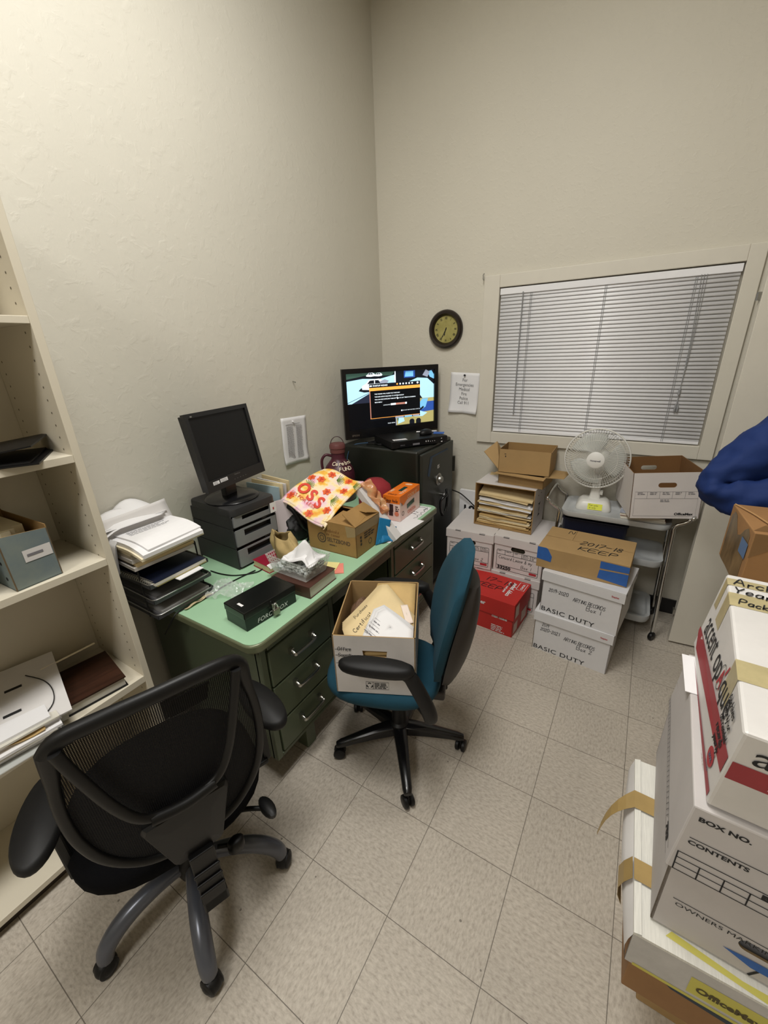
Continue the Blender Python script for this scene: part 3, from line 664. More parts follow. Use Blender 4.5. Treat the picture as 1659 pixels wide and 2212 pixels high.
for z0, z1 in ((.012, .098), (.114, .193), (.209, .258)):
    q = MB(); X = frame((-w/2+.008, -d/2+.004, z0), (1, 0, 0), (0, 0, 1)); W_ = w-.016; H_ = z1-z0
    q.panel(X, [(0, 0), (W_, 0), (W_, H_), (0, H_)], [[(W_*.2, H_*.52), (W_*.2, H_*.9), (W_*.86, H_*.9), (W_*.86, H_*.52)][::-1]], t=.003)
    q.box(-w/2+.008, -d/2+.006, z0, -w/2+.011, d/2-.02, z1-.006); q.box(w/2-.011, -d/2+.006, z0, w/2-.008, d/2-.02, z1-.006); q.box(-w/2+.011, -d/2+.006, z0, w/2-.011, d/2-.02, z0+.003)
    dr_ = q.build('drawer', M['frost'], t)
    MB().box(-w/2+.008+W_*.2, -d/2+.006, z0+H_*.5, -w/2+.008+W_*.86, -d/2+.03, z0+H_*.52).build('handle_recess', M['blk_unit'], dr_)
    MB().box(-w/2+.008+W_*.2, -d/2+.030, z0+H_*.5, -w/2+.008+W_*.86, -d/2+.032, z0+H_*.92).build('handle_recess', M['blk_unit'], dr_)
q = MB(); X = bface(w, d, h, 'front', .003)
frect(q, X, w*.84, .212, w*.985, .262); q.build('sticker', M['paper'], t)
q = MB(); frect(q, bface(w, d, h, 'front', .0036), w*.9, .226, w*.93, .238); q.build('print', M['red_ink'], t)
M['blk_mon'] = mat('matte black bezel', '1b1b1c', 0.42)
M['screen_off'] = mat('dark lcd panel', '161616', 0.38, spec=.3)
t = thing('monitor', 'black square monitor switched off on top of the plastic drawer unit', 'monitor', (.185, -1.693, DZ+h), R(98.4))
q = MB(); q.lathe([(.0, 0), (.118, 0), (.122, .005), (.112, .014), (.06, .02), (0, .021)], 40); q.build('base', M['blk_gloss'], t, smooth=40)
MB().cbox((0, .012, .07), (.075, .03, .12)).build('neck', M['blk_mon'], t, bevel=.006)
X = T(0, -.022, .2455) @ RX(R(-9.7))
q = MB(); q.panel(X @ frame((-.185, -.012, -.166), (1, 0, 0), (0, 0, 1)), [(0, 0), (.37, 0), (.37, .332), (0, .332)], [[(.018, .048), (.018, .314), (.352, .314), (.352, .048)]], t=.02)
q.box(-.18, .008, -.16, .18, .03, .16, X); q.box(-.12, .03, -.1, .12, .055, .1, X)
q.build('bezel', M['blk_mon'], t, bevel=.002)
q = MB(); frect(q, X @ frame((-.185, -.006, -.166), (1, 0, 0), (0, 0, 1)), .016, .046, .354, .316); q.build('screen', M['screen_off'], t)
q = MB(); Xf = X @ frame((-.185, -.0128, -.166), (1, 0, 0), (0, 0, 1)); frect(q, Xf, .036, .026, .072, .040); frect(q, Xf, .078, .027, .122, .042); q.build('sticker', M['paper'], t)
q = MB(); Xf = X @ frame((-.185, -.0134, -.166), (1, 0, 0), (0, 0, 1)); lines(q, Xf, .040, .068, .035, .006, 2, .002, 2); lines(q, Xf, .082, .118, .036, .006, 2, .002, 3)
q.build('lettering', M['inkgrey'], t)
q = MB(); Xf = X @ frame((-.185, -.0128, -.166), (1, 0, 0), (0, 0, 1)); typed(q, Xf, 'ViewSonic', .185, .036, .009, 'CENTER')
for k in range(5): frect(q, Xf, .16+k*.018, .018, .164+k*.018, .020)
frect(q, Xf, .028, .316, .038, .322); q.build('logo', M['steel'], t)
# ---------------------------------------------------------------- things on the desk
# locked black cash box
M['fblk'] = mat('black painted steel', '101211', 0.22, var=.1, spec=.45)
w, d, h = .235, .128, .078
t = thing('cash_box', 'black steel cash box with a padlock near the desk edge', 'cash box', (.648, -1.990, DZ), R(84))
MB().box(-w/2+.002, -d/2+.002, 0, w/2-.002, d/2-.002, h*.66).build('body', mat('dark green black steel', '16211c', .3, spec=.4), t, bevel=.003)
q = MB(); q.box(-w/2, -d/2, h*.62, w/2, d/2, h); q.build('lid', M['fblk'], t, bevel=.004, bseg=3)
q = MB(); X = bface(w, d, h, 'front', -.0012)
typed(q, X, 'FORCE BOX', w*.5, h*.13, .025, 'CENTER', sx=.95, shear=.25, spacing=1.1); q.build('lettering', M['paper'], t)
q = MB(); frect(q, bface(w, d, h, 'top', .001), .022, .045, .032, .075); q.build('sticker', M['paper'], t)
MB().cbox((w*.03, -d/2-.003, h*.58), (.02, .006, .022)).build('hasp', M['hchrome'], t, bevel=.001)
pl = MB().cbox((w*.03, -d/2-.012, h*.30), (.028, .014, .026)).build('padlock', mat('dull brass steel', '8d897c', .35, .9), t, bevel=.003)
q = MB(); q.tube([(w*.03+.0085*math.cos(a), -d/2-.012, h*.30+.012+.022*math.sin(a)) for a in [PI*k/10 for k in range(11)]], .0028, 8); q.build('shackle', M['chrome'], pl, smooth=50)
# crumpled clear plastic bag
t = thing('plastic_bag', 'small crumpled clear plastic bag beside the black cash box', 'plastic bag', (.415, -1.965, DZ+.002), R(20))
M['clearbag'] = mat('clear film', 'e8eaea', 0.08, alpha=.30, spec=.8)
q = MB(); q.grid(26, 20, lambda u, v: ((u-.5)*.16*(1+.1*math.sin(v*9)), (v-.5)*.12*(1+.15*math.sin(u*8)), max(0, .012+.020*noise.noise((u*7, v*6, 2))+.014*noise.noise((u*15, v*13, 5))+.014*math.sin(u*PI)*math.sin(v*PI))))
q.build('film', M['clearbag'], t, smooth=30)
# black cables over the desk
tag(MB().tube(spline([(.20, -1.89, DZ+.004), (.27, -1.885, DZ+.004), (.34, -1.862, DZ+.004), (.40, -1.80, DZ+.004), (.40, -1.75, DZ+.004)], 6), .0026, 7).build('cable', M['blk']), 'short black cable on the desk between the trays and drawer unit', 'cable')
tag(MB().tube(spline([(.385, -1.79, DZ+.0055), (.372, -1.86, DZ+.004), (.366, -1.95, DZ+.004), (.376, -2.03, DZ+.004), (.366, -2.10, DZ+.004), (.366, -2.166, DZ+.004), (.36, -2.19, DZ-.02), (.30, -2.20, DZ-.10)], 6), .0026, 7).build('cable', M['blk']), 'black cable running along the letter tray and over the desk edge', 'cable')
t = thing('paper_scrap', 'rolled tan paper scrap at the foot of the letter tray', 'paper', (.372, -2.075, DZ), R(-86))
MB().grid(8, 4, lambda u, v: ((u-.5)*.13, (v-.5)*(.026-.012*u), .002+.006*math.sin(u*7)**2+.004*v)).build('scrap', mat('tan paper', 'cdbb93', .8, var=.1), t, smooth=60)
# books under the basket
def book(name, label, loc, rz, w, d, h, cov, pages, open_faces, cat='book', lt=.0025):
    t = thing(name, label, cat, loc, rz)
    q = MB(); q.box(-w/2, -d/2, 0, w/2, d/2, lt); q.box(-w/2, -d/2, h-lt, w/2, d/2, h)
    sd = {'left': (-w/2, -d/2, 0, -w/2+lt, d/2, h), 'front': (-w/2, -d/2, 0, w/2, -d/2+lt, h), 'back': (-w/2, d/2-lt, 0, w/2, d/2, h), 'right': (w/2-lt, -d/2, 0, w/2, d/2, h)}[open_faces]
    q.box(*sd); q.build('cover', cov, t, bevel=.0012)
    e = .004
    a = dict(x0=-w/2+e, y0=-d/2+e, x1=w/2-e, y1=d/2-e)
    MB().box(a['x0'], a['y0'], lt, a['x1'], a['y1'], h-lt).build('pages', pages, t)
    return t
M['brownc'] = mat('brown leather cloth', '4a2c22', .5, var=.25, vscale=12)
M['redc'] = mat('crimson cover', '8e1730', .4, var=.15)
bt = book('book', 'thick brown hardback under the clear basket on the desk', (.655, -1.757, DZ), R(92), .178, .205, .052, M['brownc'], M['paperedge'], 'left')
q = MB(); Xl = bface(.178, .205, .052, 'left', .0008); frect(q, Xl, .045, .018, .16, .021); frect(q, Xl, .045, .031, .13, .033); q.build('spine_print', mat('faded gilt', '7a5a3a', .5, .2), bt)
book('book', 'red paperback on the desk partly under the clear basket', (.412, -1.668, DZ), R(82), .20, .125, .034, M['redc'], mat('yellowed pages', 'd3c49b', .85, var=.2, stretch=(3, 3, 160)), 'right')
t = thing('sticky_note', 'yellow sticky note pad on the desk right of the brown book', 'sticky notes', (.665, -1.595, DZ), R(20)); MB().box(-.036, -.036, 0, .036, .036, .006).build('pad', mat('pale yellow note', 'efe29a', .8), t)
t = thing('sticky_note', 'pink sticky note pad under the yellow one on the desk', 'sticky notes', (.700, -1.600, DZ), R(38)); MB().box(-.036, -.045, 0, .036, .045, .0035).build('pad', mat('salmon note', 'ec8d7c', .8), t)
bpy.data.objects[-1] if False else None
t = thing('paper_scrap', 'torn white paper slip between the red book and the basket', 'paper', (.505, -1.775, DZ+.056), R(70)); MB().grid(6, 4, lambda u, v: ((u-.5)*.06, (v-.5)*.045, .004*math.sin(u*5))).build('sheet', M['paper'], t, solid=.0006)
# clear basket
M['basket'] = mat('clear lattice plastic', 'e6e8e5', 0.15, alpha=.30, spec=.7)
bw, bd, bh = .235, .150, .082
t = thing('basket', 'clear plastic lattice basket holding glass pebbles on top of the brown book', 'basket', (.628, -1.752, DZ+.0525), R(-2))
def bpt(sx, sy, z):
    k = .80+.20*z/bh
    return (sx*bw/2*k, sy*bd/2*k, z)
q = MB()
for sx, sy, ex, ey in ((-1, -1, 1, -1), (1, -1, 1, 1), (1, 1, -1, 1), (-1, 1, -1, -1)):
    n = 22 if sy == ey else 14
    # solid lower band, slatted upper band, rim
    for z0, z1 in ((0, .036), (.050, .053), (.064, .067), (.076, bh)):
        q.add([bpt(sx, sy, z0), bpt(ex, ey, z0), bpt(ex, ey, z1), bpt(sx, sy, z1)], [(0, 1, 2, 3)])
    for k in range(n+1):
        a = k/n; b_ = min(1, a+.35/n)
        p = lambda f, z: tuple(bpt(sx, sy, z)[i]*(1-f)+bpt(ex, ey, z)[i]*f for i in range(3))
        q.add([p(a, .036), p(b_, .036), p(b_, .077), p(a, .077)], [(0, 1, 2, 3)])
q.add([bpt(-1, -1, 0), bpt(1, -1, 0), bpt(1, 1, 0), bpt(-1, 1, 0)], [(0, 1, 2, 3)])
q.build('lattice', M['basket'], t, solid=.0016)
M['pebble'] = mat('grey glass pebble', 'ccd2d2', 0.12, spec=.7, var=.3, vscale=60)
q = MB(); rd = random.Random(11)
for k in range(190):
    x = rd.uniform(-.088, .088); y = rd.uniform(-.052, .052); z = .009+rd.random()**1.3*.034; r = rd.uniform(.008, .0102)
    bm = bmesh.new(); bmesh.ops.create_uvsphere(bm, u_segments=10, v_segments=6, radius=r)
    q.add([(x+v.co.x, y+v.co.y, max(.002, z+v.co.z*.75)) for v in bm.verts], [tuple(v.index for v in f.verts) for f in bm.faces]); bm.free()
tag(q.build('glass_pebbles', M['pebble'], None, smooth=60), 'grey glass pebbles filling the bottom of the clear basket', 'pebbles', kind='stuff').matrix_world = T(.628, -1.752, DZ+.056)
# things in the basket
t = thing('cloth_pouch', 'wrinkled tan cloth pouch standing in the clear basket', 'pouch', (.548, -1.735, DZ+.088), R(-15))
M['tanc'] = mat('tan canvas', 'a89263', .9, var=.15, vscale=30, bump=.2, bscale=300)
q = MB()
def pouch(u, v):
    a = 2*PI*u; r = (.040+.018*math.sin(v*PI)*1.0)*(1-.15*v); cr = 1+.16*math.sin(a*5+v*3)*v+.10*noise.noise((math.cos(a)*2, math.sin(a)*2, v*4))
    x = r*1.62*cr*math.cos(a)-.030*v*v; y = r*.80*cr*math.sin(a); z = .104*v+.014*v*math.sin(a*2)
    return (x, y, z)
q.grid(40, 18, pouch); q.build('cloth', M['tanc'], t, smooth=60, solid=.002)
q = MB(); q.tube(spline([(.01, -.052, .012), (.004, -.056, .05), (-.012, -.045, .09), (-.03, -.034, .112)], 6), .0018, 6); q.build('seam', mat('dark seam', '5d4d2e', .9), t)
t = thing('crumpled_paper', 'crumpled white paper sheet in the clear basket', 'paper', (.665, -1.757, DZ+.105), R(10))
q = MB()
def crum(u, v):
    x = (u-.5)*.15; y = (v-.5)*.105
    z = .012+.085*math.exp(-((u-.55)/.26)**2-((v-.55)/.40)**2)+.030*abs(noise.noise((u*2.2, v*2.0, 4.2)))+.050*max(0, .30-u)*(1+v)-.020*abs(u-.36)+.05*max(0, u-.8)
    return (x+.02*noise.noise((u*4, v*4, 8)), y+.02*noise.noise((v*4, u*4, 3)), z)
q.grid(12, 9, crum); q.build('sheet', M['paper'], t, smooth=32, solid=.0008)
# open carton with faded stencil
CW, CD, CH = .290, .215, .160
M['cartonface'] = mat('worn brown carton', 'a07c48', .75, var=.18, vscale=7, bump=.08, bscale=90)
ct = thing('cardboard_box', 'worn brown cardboard carton taped open on the desk under the floral bag', 'cardboard box', (.583, -1.367, DZ), R(1))
q = MB()
for sd, ww in (('front', CW), ('back', CW), ('right', CD), ('left', CD)): q.panel(bface(CW, CD, CH, sd, 0), [(0, 0), (ww, 0), (ww, CH), (0, CH)], t=.004)
q.box(-CW/2, -CD/2, 0, CW/2, CD/2, .004); q.build('body', M['cartonface'], ct)
q = MB()
q.add([(-.02, -CD/2, CH), (CW/2, -CD/2, CH), (CW/2-.015, -CD/2+.11, CH+.012), (.0, -CD/2+.11, CH+.022)], [(0, 1, 2, 3)])
q.build('flap', M['cartonface'], ct, solid=.004)
q = MB(); q.add([(-CW/2, CD/2, CH), (CW/2, CD/2, CH), (CW/2-.01, CD/2-.10, CH+.035), (-CW/2+.01, CD/2-.10, CH+.045)], [(0, 1, 2, 3)]); q.build('flap', M['cartonface'], ct, solid=.004)
q = MB(); q.add([(CW/2, -CD/2, CH), (CW/2, CD/2, CH), (CW/2-.08, CD/2-.02, CH+.05), (CW/2-.085, -CD/2+.02, CH+.045)], [(0, 1, 2, 3)]); q.build('flap', M['cartonface'], ct, solid=.004)
M['tape_clear'] = mat('yellowed clear tape', 'b9a780', .12, alpha=.55, spec=.7)
q = MB(); X = bface(CW, CD, CH, 'right', .001); q.add([(0, .118, 0), (CD, .108, 0), (CD, .158, 0), (0, .158, 0)], [(0, 1, 2, 3)], X)
X = bface(CW, CD, CH, 'front', .001); q.add([(CW-.05, .10, 0), (CW, .112, 0), (CW, .158, 0), (CW-.058, .158, 0)], [(0, 1, 2, 3)], X); q.build('tape', M['tape_clear'], ct)
q = MB(); X = bface(CW, CD, CH, 'front', .0008)
typed(q, X, 'SELTZBOND', .118, .058, .030, sx=.82, bold=.0006); outline(q, X, circ(.085, .07, .024), .006); outline(q, X, circ(.085, .07, .012), .004); lines(q, X, .13, .19, .038, .01, 1, .006, 2)
q.build('print', mat('faded violet stencil', '564537', .8), ct)
q = MB(); hand(q, X, 'Notebooks', .085, .108, .018, .0022, .3, seed=3); hand(q, X, 'Tax cases', .10, .09, .016, .002, .3, seed=4); q.build('handwriting', mat('faded brown ink', '7a4f2c', .8), ct)
q = MB(); X = bface(CW, CD, CH, 'right', .0008)
for k in range(3): frect(q, X, .035, .052+k*.018, .047, .064+k*.018)
outline(q, X, circ(.12, .045, .014), .0025); lines(q, X, .07, .16, .10, .012, 3, .006, 6); q.build('print', M['marker'], ct)
# floral shopping bag draped over carton
def floral():
    m = bpy.data.materials.new('floral bag print'); m.use_nodes = True; nt = m.node_tree; L = nt.links; b = nt.nodes['Principled BSDF']; N = nt.nodes.new
    b.inputs['Roughness'].default_value = .45
    tc = N('ShaderNodeTexCoord')
    n1 = N('ShaderNodeTexNoise'); n1.inputs['Scale'].default_value = 11; n1.inputs['Detail'].default_value = 3; L.new(tc.outputs['UV'], n1.inputs['Vector'])
    r = N('ShaderNodeValToRGB'); e = r.color_ramp.elements
    for p, c in ((.30, 'e98a24'), (.42, 'f3c250'), (.50, 'f6e2b4'), (.58, 'f0d4d6'), (.68, 'e8a9c0')):
        k = e.new(p); k.color = (*s2l(c), 1)
    e.remove(e[0]); e.remove(e[-1]); L.new(n1.outputs[0], r.inputs[0])
    L.new(r.outputs[0], b.inputs['Base Color'])
    return m
M['floral'] = floral()
bg = thing('shopping_bag', 'floral orange and pink shopping bag draped over the cardboard carton', 'bag', (.46, -1.36, .93))
# corners in world: lower edge towards the camera, upper edge back
BL, BRr, TRr, TLl = Vector((.272, -1.475, .972)), Vector((.553, -1.492, .890)), Vector((.597, -1.198, 1.035)), Vector((.345, -1.20, 1.074))
def bagp(u, v):
    p = (BL*(1-u)+BRr*u)*(1-v)+(TLl*(1-u)+TRr*u)*v
    p = p+Vector((0, 0, .010*noise.noise((u*2.2, v*2.2, 3))+.018*math.sin(v*PI)+.008*math.sin(u*PI*2.0)))
    return p
Xi = MAT[bg].inverted()
q = MB(); nu, nv = 30, 30; q.grid(nu, nv, bagp)
# rounded-over front hem and left side returning below
q.grid(nu, 5, lambda u, v: bagp(u, 0)+Vector((-.003*v, -.004*math.sin(v*PI), -.012*v)))
q.grid(8, nv, lambda u, v: bagp(0, v)+Vector((.045*u+.01*math.sin(v*9)*u, .012*u, -.045*math.sin(u*PI*.6)-.012*math.sin(v*7)*u)))
q.grid(8, nv, lambda u, v: bagp(1, v)+Vector((.012*math.sin(u*PI), -.004*u, -.022*u)))
o = q.build('bag_panel', M['floral'], bg, world=True, smooth=60, solid=.0012, fixn=False)
uv = o.data.uv_layers.new(name='uv')
for p in o.data.polygons:
    for li in p.loop_indices:
        c = o.data.vertices[o.data.loops[li].vertex_index].co; uv.data[li].uv = (c.x*1.0+.3, c.y+c.z*.8)
def bagframe(u, v, off=.003):
    a = bagp(u, v); dx = bagp(u+.02, v)-a; dy = bagp(u, v+.02)-a
    f = frame(Xi @ a, dx, dy); f.translation = f.translation+f.to_3x3() @ Vector((0, 0, off)); return f
M['rossred'] = mat('red orange print', 'd8402a', .5); M['leafg'] = mat('leaf green print', '6f8436', .5); M['petal'] = mat('orange petal print', 'e8662a', .5); M['petal2'] = mat('deep petal print', 'c93a1e', .5)
q = MB(); rd = random.Random(3)
for ch, u, v in zip('OSS', (.20, .47, .68), (.335, .31, .275)):
    typed(q, bagframe(u, v, .004), ch, -.028, -.03, .092, 'LEFT', sx=.95, bold=.0032, shear=-.05)
typed(q, bagframe(.26, .20, .004), 'DRESS FOR LESS'[2:], -.05, -.018, .026, sx=1.1)
q.build('lettering', M['rossred'], bg)
qa, qb, qg = MB(), MB(), MB()
for (u, v) in ((.36, .86), (.72, .92), (.85, .66), (.88, .22), (.30, .66), (.60, .50), (.12, .12), (.10, .62), (.62, .06)):
    X = bagframe(u, v, .0025); a0 = rd.uniform(0, 6)
    for k in range(6):
        a = a0+k*PI/3; r = .021
        fpoly(qa, X, [(r*.25*math.cos(a-1.0), r*.25*math.sin(a-1.0)), (r*.9*math.cos(a-.42), r*.9*math.sin(a-.42)), (r*1.15*math.cos(a), r*1.15*math.sin(a)), (r*.9*math.cos(a+.42), r*.9*math.sin(a+.42)), (r*.25*math.cos(a+1.0), r*.25*math.sin(a+1.0))])
    ribbon(qb, X, [(-.008, .012), (-.002, .004), (.004, -.010), (.002, -.014)], .006, .0006)
    fpoly(qb, X, circ(.006, .004, .006, 8), .0006)
for (u, v, a) in ((.52, .82, .6), (.95, .80, .4), (.80, .40, .2), (.20, .42, 1.2)):
    X = bagframe(u, v, .0028)
    for k in range(9):
        b_ = a+(k-4)*.28; ribbon(qg, X, [(0, 0), (.024*math.cos(b_), .024*math.sin(b_)), (.040*math.cos(b_+.06), .040*math.sin(b_+.06))], .0028)
qa.build('flower_print', M['petal'], bg); qb.build('flower_print', M['petal2'], bg); qg.build('leaf_print', M['leafg'], bg)
# shallow white lid leaning across, its end on the desk
lf = frame((.605, -1.255, 1.008), Vector((.811, -1.235, .755))-Vector((.605, -1.255, 1.008)), (0, 1, .0))
t = thing('box_lid', 'shallow white box lid leaning from the carton down to the desk', 'box lid', (.70, -1.2, DZ))
q = MB(); Ln, Wd, Hh = .322, .058, .030
q.X = lf
q.box(0, 0, 0, Ln, Wd, .003); q.box(0, 0, -Hh, Ln, .003, 0); q.box(0, Wd-.003, -Hh, Ln, Wd, 0); q.box(0, .003, -Hh, .003, Wd-.003, 0); q.box(Ln-.003, .003, -Hh, Ln, Wd-.003, 0)
o = q.build('lid', M['white'], t, world=True)
# blue cloth under it
t = thing('cloth_bag', 'blue cloth bag hanging beside the brown carton under the white lid', 'bag', (.765, -1.225, DZ))
M['bluec'] = mat('blue nylon', '1f7cb0', .42, var=.15, vscale=20)
q = MB()
q.grid(20, 20, lambda u, v: (.738+.050*u*(1-.35*v)+.004*math.sin(v*9), -1.305+.075*u+.055*v+.007*math.sin(u*11+v*3), DZ+.002+(.105-.05*u)*v+.006*math.sin(u*PI)*(1-v)))
q.grid(20, 20, lambda u, v: (.733+.030*u, -1.315+.06*u+.05*v, DZ+.002+.135*v-.03*u*v))
q.build('cloth', M['bluec'], t, world=True, smooth=60, solid=.0015)
# orange film bag heap behind the lid, and a red bowl shaped thing
t = thing('plastic_bag', 'orange see-through plastic bag bunched behind the white lid', 'plastic bag', (.60, -1.10, DZ), 0)
M['orangefilm'] = mat('orange film', 'd0632c', .25, alpha=.6, var=.2, vscale=14, col2='e6c08c')
q = MB()
def obag(u, v):
    x = .01+Ln*.60*u; y = .026+(Wd+.07-.03*u)*v
    z = .010+.034*math.sin(min(1, v*1.3)*PI)*(1-.6*u)+.022*noise.noise((u*7, v*5, 2.2))+.007*math.sin(v*19+u*9)-.14*max(0, v-.45)
    return lf @ Vector((x-.03*(1-v), y+.015*noise.noise((u*4, v*3, 7)), max(.006 if v < .4 else -1, z)))
q.grid(26, 22, obag); q.build('film', M['orangefilm'], t, world=True, smooth=50, solid=.0008)
t = thing('cap', 'red cap behind the orange and white snack box', 'cap', (.475, -.90, DZ))
q = MB(); q.lathe([(0, .205), (.05, .20), (.09, .165), (.105, .11), (.105, .0), (0, 0)], 28); q.build('crown', mat('red cloth', '8e2029', .8, var=.1), t, smooth=60)
# black strapped camera bag / phone behind
t = thing('shoulder_bag', 'black strapped bag between the drawer unit and the carton', 'bag', (.30, -1.42, DZ), R(20))
q = MB(); q.blob((0, 0, .06), (.065, .075, .075), .22, 2.4, 9, 4, squash=.004); q.build('body', M['blk_soft'], t, smooth=40)
q = MB(); q.tube(spline([(-.05, .05, .10), (-.04, -.02, .19), (.02, -.05, .17), (.06, -.04, .08), (.075, .02, .02)], 8), .006, 8, flat=2.0); q.tube(spline([(.05, .06, .06), (.09, .02, .09), (.10, -.05, .05), (.085, -.07, .01)], 8), .005, 8, flat=2.0)
q.build('strap', M['blk'], t, smooth=60)
# upright files behind
files = [('9fb4ba', .16, .285, 'pale blue file folder standing upright against the left wall'), ('e0cfa4', .20, .295, 'manila file folder standing upright behind the floral bag'), ('d9d6d4', .24, .29, 'white file folder standing upright beside the manila one'), ('dccaa0', .28, .30, 'front cream file folder in the upright row by the drawer unit')]
for k, (c_, y, hh, lb) in enumerate(files):
    t = thing('file_folder', lb, 'folder', (.135, -1.475+k*.03, DZ), R(2-k*3), 'upright files by the left wall')
    q = MB(); q.box(-.115, -.004, 0, .115, .004, hh, RX(R(-3))); q.build('folder', mat('file %d' % k, c_, .75, var=.06), t)
    q = MB(); q.box(-.110, .0045, 0, .10, .009, hh-.012, RX(R(-3))); q.build('papers', M['paperedge'], t)
t = thing('document', 'pinkish white document standing against the drawer unit side', 'document', (.300, -1.520, DZ), R(70))
MB().box(-.09, -.002, 0, .09, .002, .235, RX(R(-6))).build('sheet', mat('pink white paper', 'e0d3d8', .7), t)
# snack carton orange and white
OW, OD, OH = .108, .262, .150
M['snack_o'] = mat('orange glossy card', 'ef7a22', .35, var=.04); M['snack_w'] = mat('pale glossy card', 'ecd9cf', .35, var=.12, vscale=10, col2='f0b6ab')
ot = thing('snack_box', 'orange and white snack carton with a handle slot on the far end of the desk', 'snack box', (.640, -.868, DZ+.003), R(2))
MB().box(-OW/2, -OD/2, 0, OW/2, OD/2, OH-.001).build('body', M['snack_w'], ot, bevel=.001)
q = MB(); q.box(-OW/2, -OD/2, OH-.001, OW/2, OD/2, OH)
X = bface(OW, OD, OH, 'front', .0006); frect(q, X, 0, OH*.70, OW, OH)
X = bface(OW, OD, OH, 'right', .0006); fpoly(q, X, [(0, OH), (0, OH*.80), (OD*.16, OH*.58), (OD*.34, OH*.72), (OD, OH*.74), (OD, OH)])
q.build('top', M['snack_o'], ot)
q = MB(); X = bface(OW, OD, OH, 'top', .0012); fpoly(q, X, rrect(.024, .085, .004, 3, OW*.55, OD*.52)); X = bface(OW, OD, OH, 'right', .0012); fpoly(q, X, [(OD*.33, OH*.34), (OD*.70, OH*.42), (OD*.70, OH*.60), (OD*.33, OH*.52)])
q.build('window', mat('dark teal window', '24443f', .2), ot)
q = MB(); X = bface(OW, OD, OH, 'top', .0012); Xr = frame(X @ Vector((OW*.97, 0, 0)), (0, 1, 0), (-1, 0, 0))
typed(q, Xr, 'ROCKY', .05, .012, .026, sx=1.0, bold=.001); typed(q, Xr, 'NEST', .06, .082, .024, bold=.001); fpoly(q, X, [(OW*.5+.024*math.cos(a), OD*.86+.016*math.sin(a)) for a in [2*PI*k/16 for k in range(16)]])
X = bface(OW, OD, OH, 'right', .0014); typed(q, X, 'COOK IT', OD*.36, OH*.74, .030, bold=.001); q.build('lettering', mat('pale orange print', 'f6c49b', .5), ot)
q = MB(); X = bface(OW, OD, OH, 'front', .0014); hand(q, X, 'Ziggy hola', .004, OH*.76, .018, .0028, .2, seed=5, wide=.8)
frect(q, X, OW*.34, .03, OW*.58, .062); frect(q, X, OW*.38, .055, OW*.60, .10); lines(q, X, OW*.72, OW*.95, .085, .012, 3, .006, 2)
X = bface(OW, OD, OH, 'right', .0014); outline(q, X, circ(.035, .04, .012), .003); frect(q, X, .02, .09, .028, .105); lines(q, bface(OW, OD, OH, 'top', .0016), .02, .08, .03, .012, 2, .004, 8); q.build('print', mat('dark brown print', '3b1d1c', .6), ot)
q = MB(); X = bface(OW, OD, OH, 'front', .0013); fpoly(q, X, circ(OW*.8, .045, .014)); fpoly(q, X, circ(OW*.2, .05, .012)); X = bface(OW, OD, OH, 'right', .0013); typed(q, X, 'COCOA', OD*.36, OH*.12, .026, sx=1.1, bold=.0008); q.build('spot_print', mat('coral print', 'e07f62', .5), ot)
# sheets below the snack box
for k, (x, y, rz, lb) in enumerate(((.655, -.88, 1, 'white sheet with black writing under the snack carton'), (.690, -1.08, -5, 'white sheet on the desk below the leaning lid'))):
    t = thing('paper_sheet', lb, 'paper', (x, y, DZ+.0004+.0008*k), R(rz)); MB().box(-.108, -.17, 0, .108, .17, .0007).build('sheet', M['paper'], t)
    if k == 0:
        q = MB(); rd = random.Random(9); outline_pts = []; X = T(0, 0, .0012)
        for j in range(34): outline_pts.append((.088+.008*math.sin(j*1.3)+.006*rd.random(), -.155+j*.0095))
        ribbon(q, X, outline_pts, .003); ribbon(q, X, spline([(.02, .12, 0), (.05, .14, 0), (.08, .12, 0), (.07, .10, 0)], 5) and [(p.x, p.y) for p in spline([(.02, .12, 0), (.05, .15, 0), (.085, .14, 0), (.08, .11, 0)], 5)], .004)
        lines(q, X, .03, .07, .06, .03, 2, .006, 4); q.build('drawing', M['ink'], t)
# maroon jug
M['maroon'] = mat('maroon plastic', '4d1f2c', .4, var=.08)
jt = thing('jug', 'maroon plastic donation jug with cream lettering behind the floral bag', 'jug', (.140, -.815, DZ), R(39))
q = MB(); q.lathe([(r*.8, z) for r, z in ((0, 0), (.12, 0), (.128, .01), (.128, .17), (.122, .195), (.105, .225), (.075, .255), (.058, .272), (.055, .28), (.055, .32), (0, .32))], 40); q.build('body', M['maroon'], jt, smooth=50)
q = MB(); q.lathe([(r*.8, z) for r, z in ((0, .316), (.060, .316), (.060, .342), (.064, .344), (.064, .362), (.058, .374), (0, .377))], 36); q.build('cap', mat('faded maroon cap', '6b3d3b', .5), jt, smooth=40)
q = MB(); q.tube(spline([(-.04, -.005, .295), (-.078, -.010, .305), (-.104, -.012, .275), (-.106, -.010, .225), (-.096, -.008, .195)], 6), .009, 10); q.build('handle', M['maroon'], jt, smooth=60)
q = MB(); q.tube([(.043*math.cos(a), 0, .360+.050*math.sin(a)*1.15) for a in [PI*k/14 for k in range(15)]], .0028, 8); q.build('bail', mat('dark bail', '4a3a38', .5), jt, smooth=60)
q = MB()
def jugtext(s, z, size, a0, tilt=-.5):
    a = a0
    for ch in s:
        r = .074 if z > .23 else .094
        X = frame((r*math.sin(a)+.0*1, -r*math.cos(a), z), (math.cos(a), math.sin(a), 0), (-.62*math.sin(a), .62*math.cos(a), .78)); X = X @ T(0, 0, .006)
        typed(q, X, ch, 0, 0, size, bold=.0007, sx=.95); a += size*(.40 if ch in 'rl' else .62)/r
